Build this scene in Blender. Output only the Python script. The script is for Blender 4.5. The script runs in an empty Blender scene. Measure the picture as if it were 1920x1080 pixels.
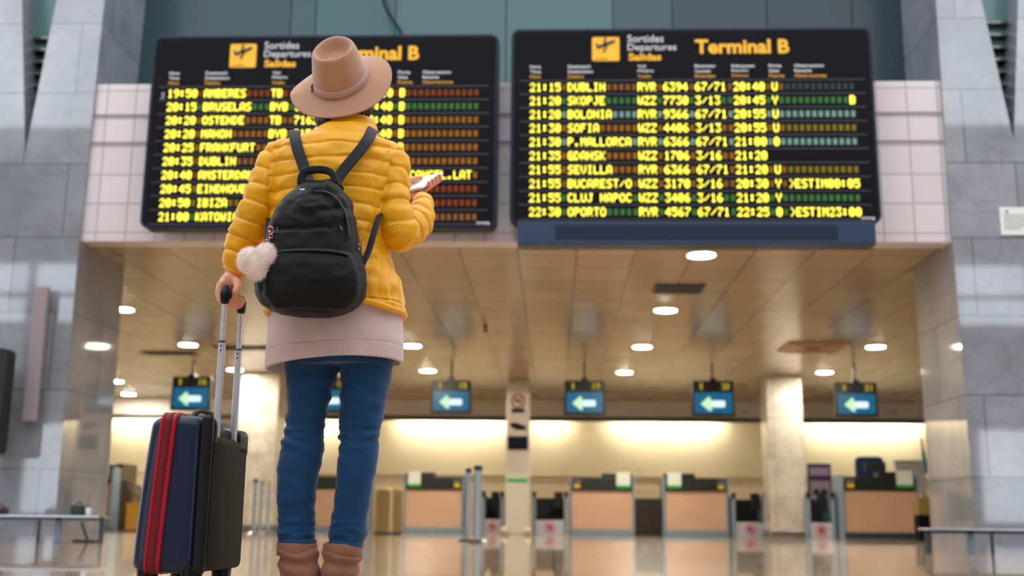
import bpy, bmesh, math, random
import numpy as np
from mathutils import Vector, Matrix, noise
random.seed(7)
PI = math.pi
C = bpy.context.scene.collection
scene = bpy.context.scene

# ------------------------------------------------------------------ camera
F = 2118.0                       # focal length in pixels of a 1920 px frame
PITCH = math.atan(440.0 / F)
YAW = math.radians(2.2)
ROLL = math.radians(0.6)
CAM = Vector((0, 0, 0.24))
Fw = Vector((-math.sin(YAW) * math.cos(PITCH), math.cos(YAW) * math.cos(PITCH), math.sin(PITCH)))
R0 = Vector((math.cos(YAW), math.sin(YAW), 0))
U0 = R0.cross(Fw)
Rt = R0 * math.cos(ROLL) + U0 * math.sin(ROLL)
Up = U0 * math.cos(ROLL) - R0 * math.sin(ROLL)
cam_data = bpy.data.cameras.new('camera')
cam_data.sensor_width = 36
cam_data.lens = F / 1920 * 36
cam_data.clip_start = 0.05
cam_data.dof.use_dof = True
cam_data.dof.focus_distance = 3.42
cam_data.dof.aperture_fstop = 2.5
cam = bpy.data.objects.new('camera', cam_data)
C.objects.link(cam)
M = Matrix((Rt, Up, -Fw)).transposed().to_4x4()
M.translation = CAM
cam.matrix_world = M
scene.camera = cam

def ray(px, py):
    return (Fw * F + Rt * (px - 960) + Up * (540 - py)).normalized()
def at(px, py, Y):               # point of the plane y = Y seen at a pixel
    d = ray(px, py); return CAM + d * (Y / d.y)
def at_z(px, py, Z):             # point of the plane z = Z seen at a pixel
    d = ray(px, py); return CAM + d * ((Z - CAM.z) / d.z)
def xat(px, Y, Z):               # X of the point at depth Y and height Z seen in column px
    x = 0.0
    for _ in range(6):
        v = Vector((x, Y, Z)) - CAM
        s = 960 + F * v.dot(Rt) / v.dot(Fw)
        x += (px - s) * v.dot(Fw) / F
    return x

# ------------------------------------------------------------------ view and sky
scene.view_settings.view_transform = 'Standard'
scene.view_settings.look = 'None'
scene.view_settings.exposure = 0.2
scene.view_settings.gamma = 1
scene.view_settings.use_curve_mapping = False

def lin(c):
    c = c.lstrip('#'); v = [int(c[i:i + 2], 16) / 255 for i in (0, 2, 4)]
    return tuple(x / 12.92 if x <= .04045 else ((x + .055) / 1.055) ** 2.4 for x in v) + (1,)

world = bpy.data.worlds.new('sky'); scene.world = world; world.use_nodes = True
wt = world.node_tree; wt.nodes.clear()
wo = wt.nodes.new('ShaderNodeOutputWorld'); wb = wt.nodes.new('ShaderNodeBackground')
wc = wt.nodes.new('ShaderNodeTexCoord'); ws = wt.nodes.new('ShaderNodeSeparateXYZ')
wr = wt.nodes.new('ShaderNodeValToRGB')
wt.links.new(wc.outputs['Generated'], ws.inputs[0]); wt.links.new(ws.outputs[2], wr.inputs[0])
wr.color_ramp.elements[0].position = 0.0; wr.color_ramp.elements[0].color = (3.3, 3.7, 4.0, 1)
wr.color_ramp.elements[1].position = 0.9; wr.color_ramp.elements[1].color = (2.0, 1.98, 1.98, 1)
e = wr.color_ramp.elements.new(0.35); e.color = (3.0, 3.3, 3.6, 1)
e = wr.color_ramp.elements.new(0.5); e.color = (1.6, 1.6, 1.62, 1)
wt.links.new(wr.outputs[0], wb.inputs[0]); wb.inputs[1].default_value = 1.0
wt.links.new(wb.outputs[0], wo.inputs[0])

YP = 12.0                         # depth of the pillars and of the tiled fascia
CEIL = at(960, 451, YP).z         # height of the low ceiling

# ------------------------------------------------------------------ materials
def mat(name, col, rough=.5, metal=0, spec=.5, emit=None, estr=0, bump=None, coat=0, sheen=0, alpha=None, var=None, trans=0, ior=None):
    m = bpy.data.materials.new(name); m.use_nodes = True
    nt = m.node_tree; b = nt.nodes['Principled BSDF']
    if isinstance(col, str): col = lin(col)
    b.inputs['Base Color'].default_value = col
    b.inputs['Roughness'].default_value = rough
    b.inputs['Metallic'].default_value = metal
    b.inputs['Specular IOR Level'].default_value = spec
    if coat: b.inputs['Coat Weight'].default_value = coat; b.inputs['Coat Roughness'].default_value = .08
    if sheen: b.inputs['Sheen Weight'].default_value = sheen; b.inputs['Sheen Roughness'].default_value = .4
    if trans: b.inputs['Transmission Weight'].default_value = trans
    if ior: b.inputs['IOR'].default_value = ior
    if emit:
        b.inputs['Emission Color'].default_value = lin(emit) if isinstance(emit, str) else emit
        b.inputs['Emission Strength'].default_value = estr
    if var or bump:
        tc = nt.nodes.new('ShaderNodeTexCoord')
    if var:                       # (scale, amount): gentle mottling of the colour
        n = nt.nodes.new('ShaderNodeTexNoise'); n.inputs['Scale'].default_value = var[0]; n.inputs['Detail'].default_value = 4
        r = nt.nodes.new('ShaderNodeMapRange'); r.inputs[3].default_value = 1 - var[1]; r.inputs[4].default_value = 1 + var[1]
        r.inputs[1].default_value = .3; r.inputs[2].default_value = .7
        x = nt.nodes.new('ShaderNodeVectorMath'); x.operation = 'SCALE'; x.inputs[0].default_value = col[:3]
        nt.links.new(tc.outputs['Object'], n.inputs[0]); nt.links.new(n.outputs[0], r.inputs[0])
        nt.links.new(r.outputs[0], x.inputs['Scale']); nt.links.new(x.outputs[0], b.inputs['Base Color'])
    if bump:                      # (scale, strength)
        n = nt.nodes.new('ShaderNodeTexNoise'); n.inputs['Scale'].default_value = bump[0]; n.inputs['Detail'].default_value = 5
        bp = nt.nodes.new('ShaderNodeBump'); bp.inputs['Strength'].default_value = bump[1]; bp.inputs['Distance'].default_value = .004
        nt.links.new(tc.outputs['Object'], n.inputs[0]); nt.links.new(n.outputs[0], bp.inputs['Height'])
        nt.links.new(bp.outputs[0], b.inputs['Normal'])
    return m

def tiled(name, c1, c2, joint, w, h, off=(0, 0), jw=.006, rough=.15, spec=.5, vein=None, offs=0.0, use='xz', bumpy=.3, rvar=0, coat=0, tint=.5):
    m = bpy.data.materials.new(name); m.use_nodes = True
    nt = m.node_tree; b = nt.nodes['Principled BSDF']; L = nt.links.new
    tc = nt.nodes.new('ShaderNodeTexCoord'); sp = nt.nodes.new('ShaderNodeSeparateXYZ'); L(tc.outputs['Object'], sp.inputs[0])
    cb = nt.nodes.new('ShaderNodeCombineXYZ')
    if use == 'xz':
        ad = nt.nodes.new('ShaderNodeMath'); L(sp.outputs[0], ad.inputs[0]); L(sp.outputs[1], ad.inputs[1])
        L(ad.outputs[0], cb.inputs[0]); L(sp.outputs[2], cb.inputs[1])
    else:
        L(sp.outputs[0], cb.inputs[0]); L(sp.outputs[1], cb.inputs[1])
    mp = nt.nodes.new('ShaderNodeMapping'); mp.inputs['Location'].default_value = (off[0], off[1], 0); L(cb.outputs[0], mp.inputs[0])
    br = nt.nodes.new('ShaderNodeTexBrick'); L(mp.outputs[0], br.inputs[0])
    br.offset = offs; br.squash = 1
    br.inputs['Scale'].default_value = 1; br.inputs['Brick Width'].default_value = w; br.inputs['Row Height'].default_value = h
    br.inputs['Mortar Size'].default_value = jw; br.inputs['Mortar Smooth'].default_value = .1
    br.inputs['Color1'].default_value = lin(c1); br.inputs['Color2'].default_value = lin(c2); br.inputs['Mortar'].default_value = lin(joint)
    col = br.outputs['Color']
    if vein:                      # (scale, vein colour, amount)
        n1 = nt.nodes.new('ShaderNodeTexNoise'); n1.inputs['Scale'].default_value = vein[0]; n1.inputs['Detail'].default_value = 9
        n1.inputs['Distortion'].default_value = 1.0; L(tc.outputs['Object'], n1.inputs[0])
        s = nt.nodes.new('ShaderNodeMath'); s.operation = 'SUBTRACT'; s.inputs[1].default_value = .5; L(n1.outputs[0], s.inputs[0])
        a = nt.nodes.new('ShaderNodeMath'); a.operation = 'ABSOLUTE'; L(s.outputs[0], a.inputs[0])
        r = nt.nodes.new('ShaderNodeMapRange'); L(a.outputs[0], r.inputs[0]); r.inputs[1].default_value = 0; r.inputs[2].default_value = .05
        r.inputs[3].default_value = vein[2]; r.inputs[4].default_value = 0
        mx = nt.nodes.new('ShaderNodeMix'); mx.data_type = 'RGBA'; L(r.outputs[0], mx.inputs[0]); L(col, mx.inputs[6]); mx.inputs[7].default_value = lin(vein[1])
        n2 = nt.nodes.new('ShaderNodeTexNoise'); n2.inputs['Scale'].default_value = vein[0] * .8; n2.inputs['Detail'].default_value = 5; L(tc.outputs['Object'], n2.inputs[0])
        r2 = nt.nodes.new('ShaderNodeMapRange'); L(n2.outputs[0], r2.inputs[0]); r2.inputs[1].default_value = .3; r2.inputs[2].default_value = .7
        r2.inputs[3].default_value = .8; r2.inputs[4].default_value = 1.15
        vm = nt.nodes.new('ShaderNodeVectorMath'); vm.operation = 'SCALE'; L(mx.outputs[2], vm.inputs[0]); L(r2.outputs[0], vm.inputs['Scale'])
        col = vm.outputs[0]
    L(col, b.inputs['Base Color'])
    b.inputs['Roughness'].default_value = rough; b.inputs['Specular IOR Level'].default_value = spec
    if coat: b.inputs['Coat Weight'].default_value = coat; b.inputs['Coat Roughness'].default_value = .04; b.inputs['Coat IOR'].default_value = 1.7
    bp = nt.nodes.new('ShaderNodeBump'); bp.inputs['Strength'].default_value = bumpy; bp.inputs['Distance'].default_value = .004
    bp.invert = True; L(br.outputs['Fac'], bp.inputs['Height']); L(bp.outputs[0], b.inputs['Normal'])
    return m

MAT = {}
MAT['floor'] = tiled('polished floor slabs', '#bfa184', '#a3866a', '#6a5a4a', 1.2, 1.2, rough=.3, spec=.6, vein=(1.2, '#9c8468', .25), use='xy', jw=.010, bumpy=.05, coat=.85)
MAT['floor'].node_tree.nodes['Principled BSDF'].inputs['Coat Roughness'].default_value = .03
MAT['marble'] = tiled('polished grey marble', '#9a9ba4', '#868892', '#5c6470', 1.05, .85, off=(.3, .1), rough=.5, spec=.3, vein=(2.0, '#6b7078', .3), jw=.008, offs=.5, coat=1.0)
MAT['marble_white'] = tiled('white column marble', '#d8d2c8', '#cac4bb', '#9d968c', .9, .8, rough=.2, vein=(3, '#a29c94', .4), jw=.006)
MAT['fascia'] = tiled('white fascia tiles', '#dcd2d5', '#d4c9cd', '#a39aa0', .335, .335, off=(.1, -.02), rough=.3, jw=.008)
MAT['ceiling'] = tiled('satin metal ceiling tiles', '#b09a78', '#a48e6b', '#4c4030', .67, .67, off=(.42, 0), rough=.2, spec=.9, use='xy', jw=.010, bumpy=.6)
MAT['cream'] = mat('cream painted wall', '#e0d6bc', .6, var=(1.2, .03))
MAT['bulkhead'] = mat('grey bulkhead', '#f0ece4', .5)
MAT['bulkhead_dark'] = mat('dark grey metal', '#4c4e50', .4)
MAT['dark_wall'] = mat('dark hall wall', '#2c2f33', .6)
MAT['black'] = mat('satin black plastic', '#101218', .38)
MAT['board_black'] = mat('board black panel', '#0a0a13', .6, spec=.12)
MAT['board_frame'] = mat('board dark blue frame', '#0a1a30', .5, spec=.3)
MAT['blue_tray'] = mat('dark blue metal tray', '#082a4c', .4)
MAT['line_grey'] = mat('grey divider line', '#3c3d48', .5)
MAT["led"] = mat('lit yellow characters', '#201c04', .5, emit=(1.0, .86, .06, 1), estr=2.7)
MAT['white_print'] = mat('white lettering', '#c9cbd2', .5, emit=(.8, .82, .9, 1), estr=.12)
MAT['yellow_print'] = mat('yellow lettering', '#e8a80f', .5, emit=(1, .55, .01, 1), estr=.2)
MAT['orange_print'] = mat('yellow small lettering', '#d99a10', .5, emit=(1, .5, .01, 1), estr=.05)
def glow(name, c, s): return mat(name, '#0a0a0a', .6, spec=.1, emit=c, estr=s)
DIM = {'r': glow('dim red cells', (1, .2, .02, 1), .2), 'o': glow('dim orange cells', (1, .38, .02, 1), .28),  # faint emission stands in for reflections on the blank cell flaps
       'b': glow('dim brown cells', (.8, .3, .06, 1), .28), 'g': glow('dim green cells', (.2, .7, .16, 1), .22),
       'y': glow('dim olive cells', (.7, .5, .02, 1), .28), 'w': glow('pale green cells', (.45, .8, .68, 1), .38),
       't': glow('dark teal cells', (.16, .34, .3, 1), .16)}
MAT['steel'] = mat('brushed steel', '#a9adb3', .28, metal=1, bump=(60, .1))
MAT['alu'] = mat('satin aluminium', '#c9ccd4', .38, metal=.5)
MAT['post_blue'] = mat('pale blue silver metal', '#aebccb', .35, metal=.4)
MAT['steel_dark'] = mat('dark steel', '#4c5258', .35, metal=.8)
MAT['wood'] = mat('pink beige laminate', '#d4ad92', .35, var=(3, .04))
MAT['desk_dark'] = mat('dark green black desk', '#1d2625', .4)
MAT['desk_blue'] = mat('blue grey metal', '#8296aa', .4)
MAT['desk_navy'] = mat('dark blue plinth', '#2c4152', .4)
MAT['brown'] = mat('brown cabinet', '#5d4c34', .5)
MAT['paper'] = mat('white paper', '#e6ebe6', .7)
MAT['green'] = mat('green strip', '#3fae52', .5)
MAT['ysticker'] = mat('yellow sticker', '#e0bf2a', .5)
MAT['pink'] = mat('pink red print', '#d8415c', .6)
MAT['navy_cloth'] = mat('navy fabric', '#0e2350', .8)
MAT['purple'] = mat('dark purple print', '#3a1f48', .5)
MAT['lilac'] = mat('lilac print', '#8f86ab', .5)
MAT['yellow_bin'] = mat('yellow plastic', '#d9a441', .5)
MAT['screen_teal'] = mat('lit teal screen', '#06283a', .3, emit=lin('#0c5a7c'), estr=.9)
MAT['arrow_white'] = glow('lit white arrow', (.75, .95, 1, 1), 1.0)
MAT['arrow_green'] = glow('lit pale green arrow', (.55, .85, .5, 1), 1.0)
MAT['led_dim'] = glow('lit yellow digits', (.8, .62, .05, 1), .5)
MAT['lamp_glow'] = mat('lit downlight lens', '#ffffff', .5, emit=(1.0, .91, .72, 1), estr=280)
MAT['strip_glow'] = mat('lit wall washer tube', '#ffffff', .5, emit=(1.0, .9, .68, 1), estr=75)
MAT['white_trim'] = mat('white metal ring', '#cfc8b8', .4)

# ------------------------------------------------------------------ geometry helpers
def box(bm, a, b):
    x0, y0, z0 = a; x1, y1, z1 = b
    v = [bm.verts.new(p) for p in ((x0, y0, z0), (x1, y0, z0), (x1, y1, z0), (x0, y1, z0), (x0, y0, z1), (x1, y0, z1), (x1, y1, z1), (x0, y1, z1))]
    for f in ((3, 2, 1, 0), (4, 5, 6, 7), (0, 1, 5, 4), (1, 2, 6, 5), (2, 3, 7, 6), (3, 0, 4, 7)):
        bm.faces.new([v[i] for i in f])
def prism(bm, pts, y0, y1):      # polygon in x, z extruded along y
    a = [bm.verts.new((p[0], y0, p[1])) for p in pts]; b = [bm.verts.new((p[0], y1, p[1])) for p in pts]
    n = len(pts); bm.faces.new(a); bm.faces.new(list(reversed(b)))
    for i in range(n): bm.faces.new((a[i], b[i], b[(i + 1) % n], a[(i + 1) % n]))
def rrect(x0, z0, x1, z1, r, n=6):
    out = []
    for cx, cz, a0 in ((x1 - r, z1 - r, 0), (x0 + r, z1 - r, 90), (x0 + r, z0 + r, 180), (x1 - r, z0 + r, 270)):
        for i in range(n + 1):
            a = math.radians(a0 + 90 * i / n); out.append((cx + r * math.cos(a), cz + r * math.sin(a)))
    return out
def rings(bm, rr, cap=True):     # list of rings (lists of Vectors) into a skin
    vs = [[bm.verts.new(p) for p in r] for r in rr]; n = len(rr[0])
    for a, b in zip(vs, vs[1:]):
        for i in range(n): bm.faces.new((a[i], a[(i + 1) % n], b[(i + 1) % n], b[i]))
    if cap: bm.faces.new(list(reversed(vs[0]))); bm.faces.new(vs[-1])
def catmull(pts, k=6):
    P = [np.array(p, float) for p in pts]; P = [2 * P[0] - P[1]] + P + [2 * P[-1] - P[-2]]
    out = []
    for i in range(1, len(P) - 2):
        for j in range(k):
            t = j / k; a, b, c, d = P[i - 1:i + 3]
            out.append(.5 * (2 * b + (c - a) * t + (2 * a - 5 * b + 4 * c - d) * t * t + (3 * b - a - 3 * c + d) * t ** 3))
    out.append(P[-2]); return out
def tube(bm, pts, rad, seg=14, smooth=0, flat=1.0, flatdir=None, round_ends=True):
    """skin round a polyline; rad a number or one per point; flat squashes along flatdir"""
    if not hasattr(rad, '__len__'): rad = [rad] * len(pts)
    q = [list(p) + [r] for p, r in zip(pts, rad)]
    if smooth: q = catmull(q, smooth)
    P = [Vector(x[:3]) for x in q]; Rr = [x[3] for x in q]
    if round_ends:
        d0 = (P[0] - P[1]).normalized(); d1 = (P[-1] - P[-2]).normalized(); r0, r1 = Rr[0], Rr[-1]
        pre = [(P[0] + d0 * r0 * math.sin(a), r0 * math.cos(a)) for a in (1.45, 1.1, .7, .35)]
        post = [(P[-1] + d1 * r1 * math.sin(a), r1 * math.cos(a)) for a in (.35, .7, 1.1, 1.45)]
        P = [p for p, _ in pre] + P + [p for p, _ in post]; Rr = [r for _, r in pre] + Rr + [r for _, r in post]
    t = (P[1] - P[0]).normalized()
    ref = Vector(flatdir) if flatdir is not None else (Vector((0, 0, 1)) if abs(t.z) < .9 else Vector((1, 0, 0)))
    out = []
    for i, p in enumerate(P):
        t = (P[min(i + 1, len(P) - 1)] - P[max(i - 1, 0)]).normalized()
        u = (ref - t * ref.dot(t))
        u = u.normalized() if u.length > 1e-4 else t.orthogonal().normalized()
        if flatdir is None: ref = u
        v = t.cross(u)
        out.append([p + (u * math.cos(a) * flat + v * math.sin(a)) * Rr[i] for a in [2 * PI * k / seg for k in range(seg)]])
    rings(bm, out)
def ball(bm, c, r, rot=None, seg=20):
    if not hasattr(r, '__len__'): r = (r, r, r)
    m = Matrix.Diagonal((r[0], r[1], r[2], 1))
    if rot is not None: m = rot.to_4x4() @ m
    m = Matrix.Translation(Vector(c)) @ m
    bmesh.ops.create_uvsphere(bm, u_segments=seg, v_segments=seg // 2 + 2, radius=1, matrix=m)
def cyl(bm, p0, p1, r, seg=24, r2=None):
    p0 = Vector(p0); p1 = Vector(p1); t = (p1 - p0).normalized(); u = t.orthogonal().normalized(); v = t.cross(u)
    rr = [(p0, r), (p1, r if r2 is None else r2)]
    rings(bm, [[p + (u * math.cos(2 * PI * k / seg) + v * math.sin(2 * PI * k / seg)) * q for k in range(seg)] for p, q in rr])
def lathe(bm, prof, c, seg=32):
    rings(bm, [[Vector((c[0] + r * math.cos(2 * PI * k / seg), c[1] + r * math.sin(2 * PI * k / seg), c[2] + z)) for k in range(seg)] for r, z in prof])
def strip(bm, pts, width_dirs, w, th):
    """a flat strap: pts, direction across, width, thickness"""
    rr = []
    for i, p in enumerate(pts):
        p = Vector(p); t = (Vector(pts[min(i + 1, len(pts) - 1)]) - Vector(pts[max(i - 1, 0)])).normalized()
        a = Vector(width_dirs[i] if isinstance(width_dirs, list) else width_dirs); a = (a - t * a.dot(t)).normalized(); n = t.cross(a)
        ww = w[i] if hasattr(w, '__len__') else w
        rr.append([p + a * ww / 2 + n * th * .3, p + a * ww * .42 + n * th / 2, p - a * ww * .42 + n * th / 2, p - a * ww / 2 + n * th * .3,
                   p - a * ww / 2 - n * th * .3, p - a * ww * .42 - n * th / 2, p + a * ww * .42 - n * th / 2, p + a * ww / 2 - n * th * .3])
    rings(bm, rr)

def obj(name, bm, m, parent=None, smooth=None, bevel=0, voxel=0, relax=0, kind=None):
    me = bm if isinstance(bm, bpy.types.Mesh) else bpy.data.meshes.new(name)
    if me is not bm:
        bmesh.ops.recalc_face_normals(bm, faces=bm.faces[:]); bm.to_mesh(me); bm.free()
    o = bpy.data.objects.new(name, me); C.objects.link(o)
    me.materials.clear(); me.materials.append(m)
    if bevel:
        b = o.modifiers.new('bevel', 'BEVEL'); b.width = bevel; b.segments = 2; b.limit_method = 'ANGLE'; b.angle_limit = .6
    if voxel:
        o.data = union(o, voxel, relax); o.data.materials.clear(); o.data.materials.append(m)
        smooth = True
    if smooth:
        for p in o.data.polygons: p.use_smooth = True
    if parent is not None:
        o.parent = parent; o.matrix_parent_inverse = Matrix.Translation(-parent.location)
    if kind: o['kind'] = kind
    return o
def union(o, voxel, relax):      # voxel-remesh overlapping closed shells into one surface
    r = o.modifiers.new('r', 'REMESH'); r.mode = 'VOXEL'; r.voxel_size = voxel
    if relax: s = o.modifiers.new('s', 'SMOOTH'); s.factor = .5; s.iterations = relax
    dg = bpy.context.evaluated_depsgraph_get(); dg.update()
    me = bpy.data.meshes.new_from_object(o.evaluated_get(dg), depsgraph=dg)
    o.modifiers.clear(); return me
def displaced(me, fn):           # move vertices along their normals by fn(co array, normal array)
    n = len(me.vertices); co = np.empty(n * 3); me.vertices.foreach_get('co', co); co = co.reshape(-1, 3)
    no = np.empty(n * 3); me.vertices.foreach_get('normal', no); no = no.reshape(-1, 3)
    co = co + no * np.asarray(fn(co, no)).reshape(-1, 1)
    me.vertices.foreach_set('co', co.ravel()); me.update(); return me
def nz(co, s, seed=0):
    return np.array([noise.noise(Vector((p[0] * s[0] + seed, p[1] * s[1], p[2] * s[2]))) for p in co])

def thing(name, label, cat, loc=(0, 0, 0), group=None):
    o = bpy.data.objects.new(name, None); C.objects.link(o); o.location = loc; o.empty_display_size = .1
    return tag(o, label, cat, group)
def tag(o, label, cat, group=None):
    o['label'] = label; o['category'] = cat
    if group: o['group'] = group
    return o
def struct(name, bm, m, bevel=0): return obj(name, bm, m, bevel=bevel, kind='structure')
def B(): return bmesh.new()
def text_into(bm, s, x0, z0, w, h, y, bold=.004, depth=.004):
    """lettering fitted into a box in the x, z plane facing -y (x0, z0 = lower left)"""
    cu = bpy.data.curves.new('t', 'FONT'); cu.body = s; cu.size = 1; cu.offset = bold; cu.extrude = .01; cu.resolution_u = 3
    o = bpy.data.objects.new('t', cu); C.objects.link(o)
    dg = bpy.context.evaluated_depsgraph_get(); dg.update()
    me = bpy.data.meshes.new_from_object(o.evaluated_get(dg), depsgraph=dg)
    n = len(me.vertices); co = np.empty(n * 3); me.vertices.foreach_get('co', co); co = co.reshape(-1, 3)
    mn = co.min(0); mx = co.max(0); sc = w / (mx[0] - mn[0]); sh = h / (mx[1] - mn[1])
    out = np.stack([x0 + (co[:, 0] - mn[0]) * sc, y - (co[:, 2] + .01) * depth / .02, z0 + (co[:, 1] - mn[1]) * sh], 1)
    me.vertices.foreach_set('co', out.ravel()); bm.from_mesh(me)
    bpy.data.objects.remove(o); bpy.data.meshes.remove(me); bpy.data.curves.remove(cu)

# ================================================================== the setting
HW = 15.0
bm = B(); box(bm, (-22, -15, -.1), (22, 31, 0)); struct('floor', bm, MAT['floor'])
bm = B(); box(bm, (-HW, YP + .32, CEIL), (HW, 31, CEIL + .25)); struct('ceiling', bm, MAT['ceiling'])
bm = B(); box(bm, (-HW, 30.5, 0), (HW, 30.8, CEIL)); struct('wall_back', bm, MAT['cream'])
bm = B(); box(bm, (-HW - .2, YP + 1.5, 0), (-HW, 31, CEIL)); struct('wall_left', bm, MAT['cream'])
bm = B(); box(bm, (HW, YP + 1.5, 0), (HW + .2, 31, CEIL)); struct('wall_right', bm, MAT['cream'])
bm = B(); box(bm, (-HW, 30.46, 1.45), (HW, 30.5, 1.48)); struct('trim_1', bm, mat('pale trim rail', '#b9ab8c', .5))
# bulkhead in front of the washed back wall
zb0 = at(1000, 789, 28.5).z
bm = B(); box(bm, (-HW, 28.5, zb0 + .1), (HW, 28.7, CEIL)); struct('wall_bulkhead', bm, MAT['bulkhead'])
bm = B(); box(bm, (-HW, 28.44, zb0), (HW, 28.72, zb0 + .1)); struct('trim_2', bm, MAT['bulkhead_dark'], .01)

# the marble pillars, each with a tapering notch lined with dark glass
ZT = 8.5
def pillar(name, pts, x_out, side):
    bm = B(); prism(bm, pts, YP, YP + 1.35); struct(name, bm, MAT['marble'])
xl0, xl1 = xat(103, YP, 0), xat(203, YP, at(203, 0, YP).z)
xli = at(148, 452, YP).x
def notch(a, b, tip):            # pixel corners extended up to the slab top
    A, Bp, T = at(*a, YP), at(*b, YP), at(*tip, YP)
    up = lambda p: T + (p - T) * ((ZT - T.z) / (p.z - T.z))
    A2, B2 = up(A), up(Bp); return (A2.x, ZT), (B2.x, ZT), (T.x, T.z)
nl, nr, nt_ = notch((41, 0), (106, 0), (47, 287))
edge = [(xat(100, YP, 0.02), 0), (at(148, 452, YP).x, CEIL), (at(199, 30, YP).x + (ZT - at(199, 30, YP).z) * .0, ZT)]
bm = B(); prism(bm, [(-12, 0), (edge[0][0], 0), edge[1], edge[2], nr, nt_, nl, (-12, ZT)], YP, YP + 1.35)
struct('wall_pillar_left', bm, MAT['marble'])
gl = mat('dark teal notch glass', '#16292d', .12, spec=.8, coat=.5)
gt = mat('pale teal glass panel', '#47716f', .25, spec=.6)
st = mat('dark brown grille', '#1d1718', .35)
def notch_fill(n, l, r, tip, s, k):
    zz = at(60, 68, YP).z
    bm = B(); box(bm, (min(l[0], tip[0]) - .05, YP + .35, tip[1] - .1), (max(r[0], tip[0]) + .05, YP + .4, zz)); struct('window_%d' % n, bm, st)
    bm = B(); box(bm, (min(l[0], tip[0]) - .05, YP + .35, zz), (max(r[0], tip[0]) + .05, YP + .4, ZT)); struct('window_%d' % (n + 1), bm, gt)
    for i in range(10):          # blades of the grille
        z = tip[1] + .15 + i * .15
        bm = B(); box(bm, (min(l[0], tip[0]) - .04, YP + .25, z), (max(r[0], tip[0]) + .04, YP + .35, z + .03)); struct('trim_%d' % (k + i), bm, gl)
notch_fill(1, nl, nr, nt_, 1, 20)
ml, mr, mt = notch((1840, 0), (1909, 0), (1901, 264))
redge = [(xat(1832, YP, 0.02), 0), (at(1786, 448, YP).x, CEIL), (at(1755, 0, YP).x, ZT)]
bm = B(); prism(bm, [(12, 0), (12, ZT), mr, mt, ml, redge[2], redge[1], redge[0]], YP, YP + 1.35)
struct('wall_pillar_right', bm, MAT['marble'])
notch_fill(3, ml, mr, mt, 1, 40)

# tiled fascia over the opening, flush between the pillars
zf = at(960, 154, YP + .05).z
x0, x1 = at(150, 452, YP).x, at(1784, 449, YP).x
bm = B(); box(bm, (x0 - .03, YP + .06, CEIL - .002), (x1 + .03, YP + .32, zf)); struct('wall_fascia', bm, MAT['fascia'], .01)
for k, zz in enumerate((at(250, 213, YP).z, at(250, 265, YP).z)):  # two wider grey joint lines across the tiles
    bm = B(); box(bm, (x0, YP + .045, zz - .012), (x1, YP + .06, zz + .012)); struct('trim_%d' % (k + 4), bm, mat('grey tile joint', '#9a9198', .5))
# glazed wall above and behind the fascia: panel colours paint in the reflections
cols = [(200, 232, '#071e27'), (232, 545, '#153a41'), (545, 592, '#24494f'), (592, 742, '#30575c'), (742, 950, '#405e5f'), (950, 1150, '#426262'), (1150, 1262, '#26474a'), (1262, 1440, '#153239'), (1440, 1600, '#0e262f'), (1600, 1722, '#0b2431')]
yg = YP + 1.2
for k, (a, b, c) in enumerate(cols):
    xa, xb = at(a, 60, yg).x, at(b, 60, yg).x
    bm = B(); box(bm, (xa, yg, zf - .4), (xb - .012, yg + .04, ZT)); struct('window_%d' % (k + 5), bm, mat('reflection tinted glass panel', c, .25, spec=.4))
bm = B(); box(bm, (-6, yg + .06, zf - .5), (6, yg + .2, ZT)); struct('wall_upper', bm, MAT['dark_wall'])
bm = B(); box(bm, (-6, YP + .3, zf - .5), (6, yg + .2, zf - .42)); struct('trim_6', bm, MAT['bulkhead_dark'])
for k, a in enumerate((186, 1722)):
    xa = at(a, 60, YP + 1.1).x
    bm = B(); box(bm, (xa, YP + 1.05, zf - .4), (xa + .12, YP + 1.18, ZT)); struct('trim_%d' % (7 + k), bm, MAT['bulkhead_dark'])

# entrance facade behind the camera: a dark wall with tall window openings in it
def facade():
    y0, y1 = -14.2, -14.0
    wins = []                    # x0, x1, z0, z1 of the panes
    for xa in (-26, -23.4, -20.8, -18.2, 13.6, 16.2, 18.8, 21.4): wins += [(xa, xa + 2.4, 6.9, 7.8), (xa, xa + 2.4, 7.95, 9.0)]
    for xa in (-26, -22, -18, -14, 14, 18, 22): wins.append((xa, xa + 3.2, .4, 3.4))
    for i in range(6): wins.append((-9 + i * 3, -6.2 + i * 3, 10.5, 13.0))
    xs = sorted({-30, 30} | {v for w in wins for v in w[:2]}); zs = sorted({0, 14} | {v for w in wins for v in w[2:]})
    bm = B()
    for i in range(len(xs) - 1):
        for j in range(len(zs) - 1):
            cx, cz = (xs[i] + xs[i + 1]) / 2, (zs[j] + zs[j + 1]) / 2
            if not any(w[0] < cx < w[1] and w[2] < cz < w[3] for w in wins): box(bm, (xs[i], y0, zs[j]), (xs[i + 1], y1, zs[j + 1]))
    bmesh.ops.remove_doubles(bm, verts=bm.verts[:], dist=1e-4)
    struct('wall_front', bm, MAT['dark_wall'])
facade()
for s_, nm in ((-1, 'wall_light_blocker_left'), (1, 'wall_light_blocker_right')):  # unseen dark walls added to cut the light from the sides
    bm = B(); box(bm, (min(s_ * 22, s_ * 22.3), -14, 0), (max(s_ * 22, s_ * 22.3), YP, 14)); struct(nm, bm, MAT['dark_wall'])

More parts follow.
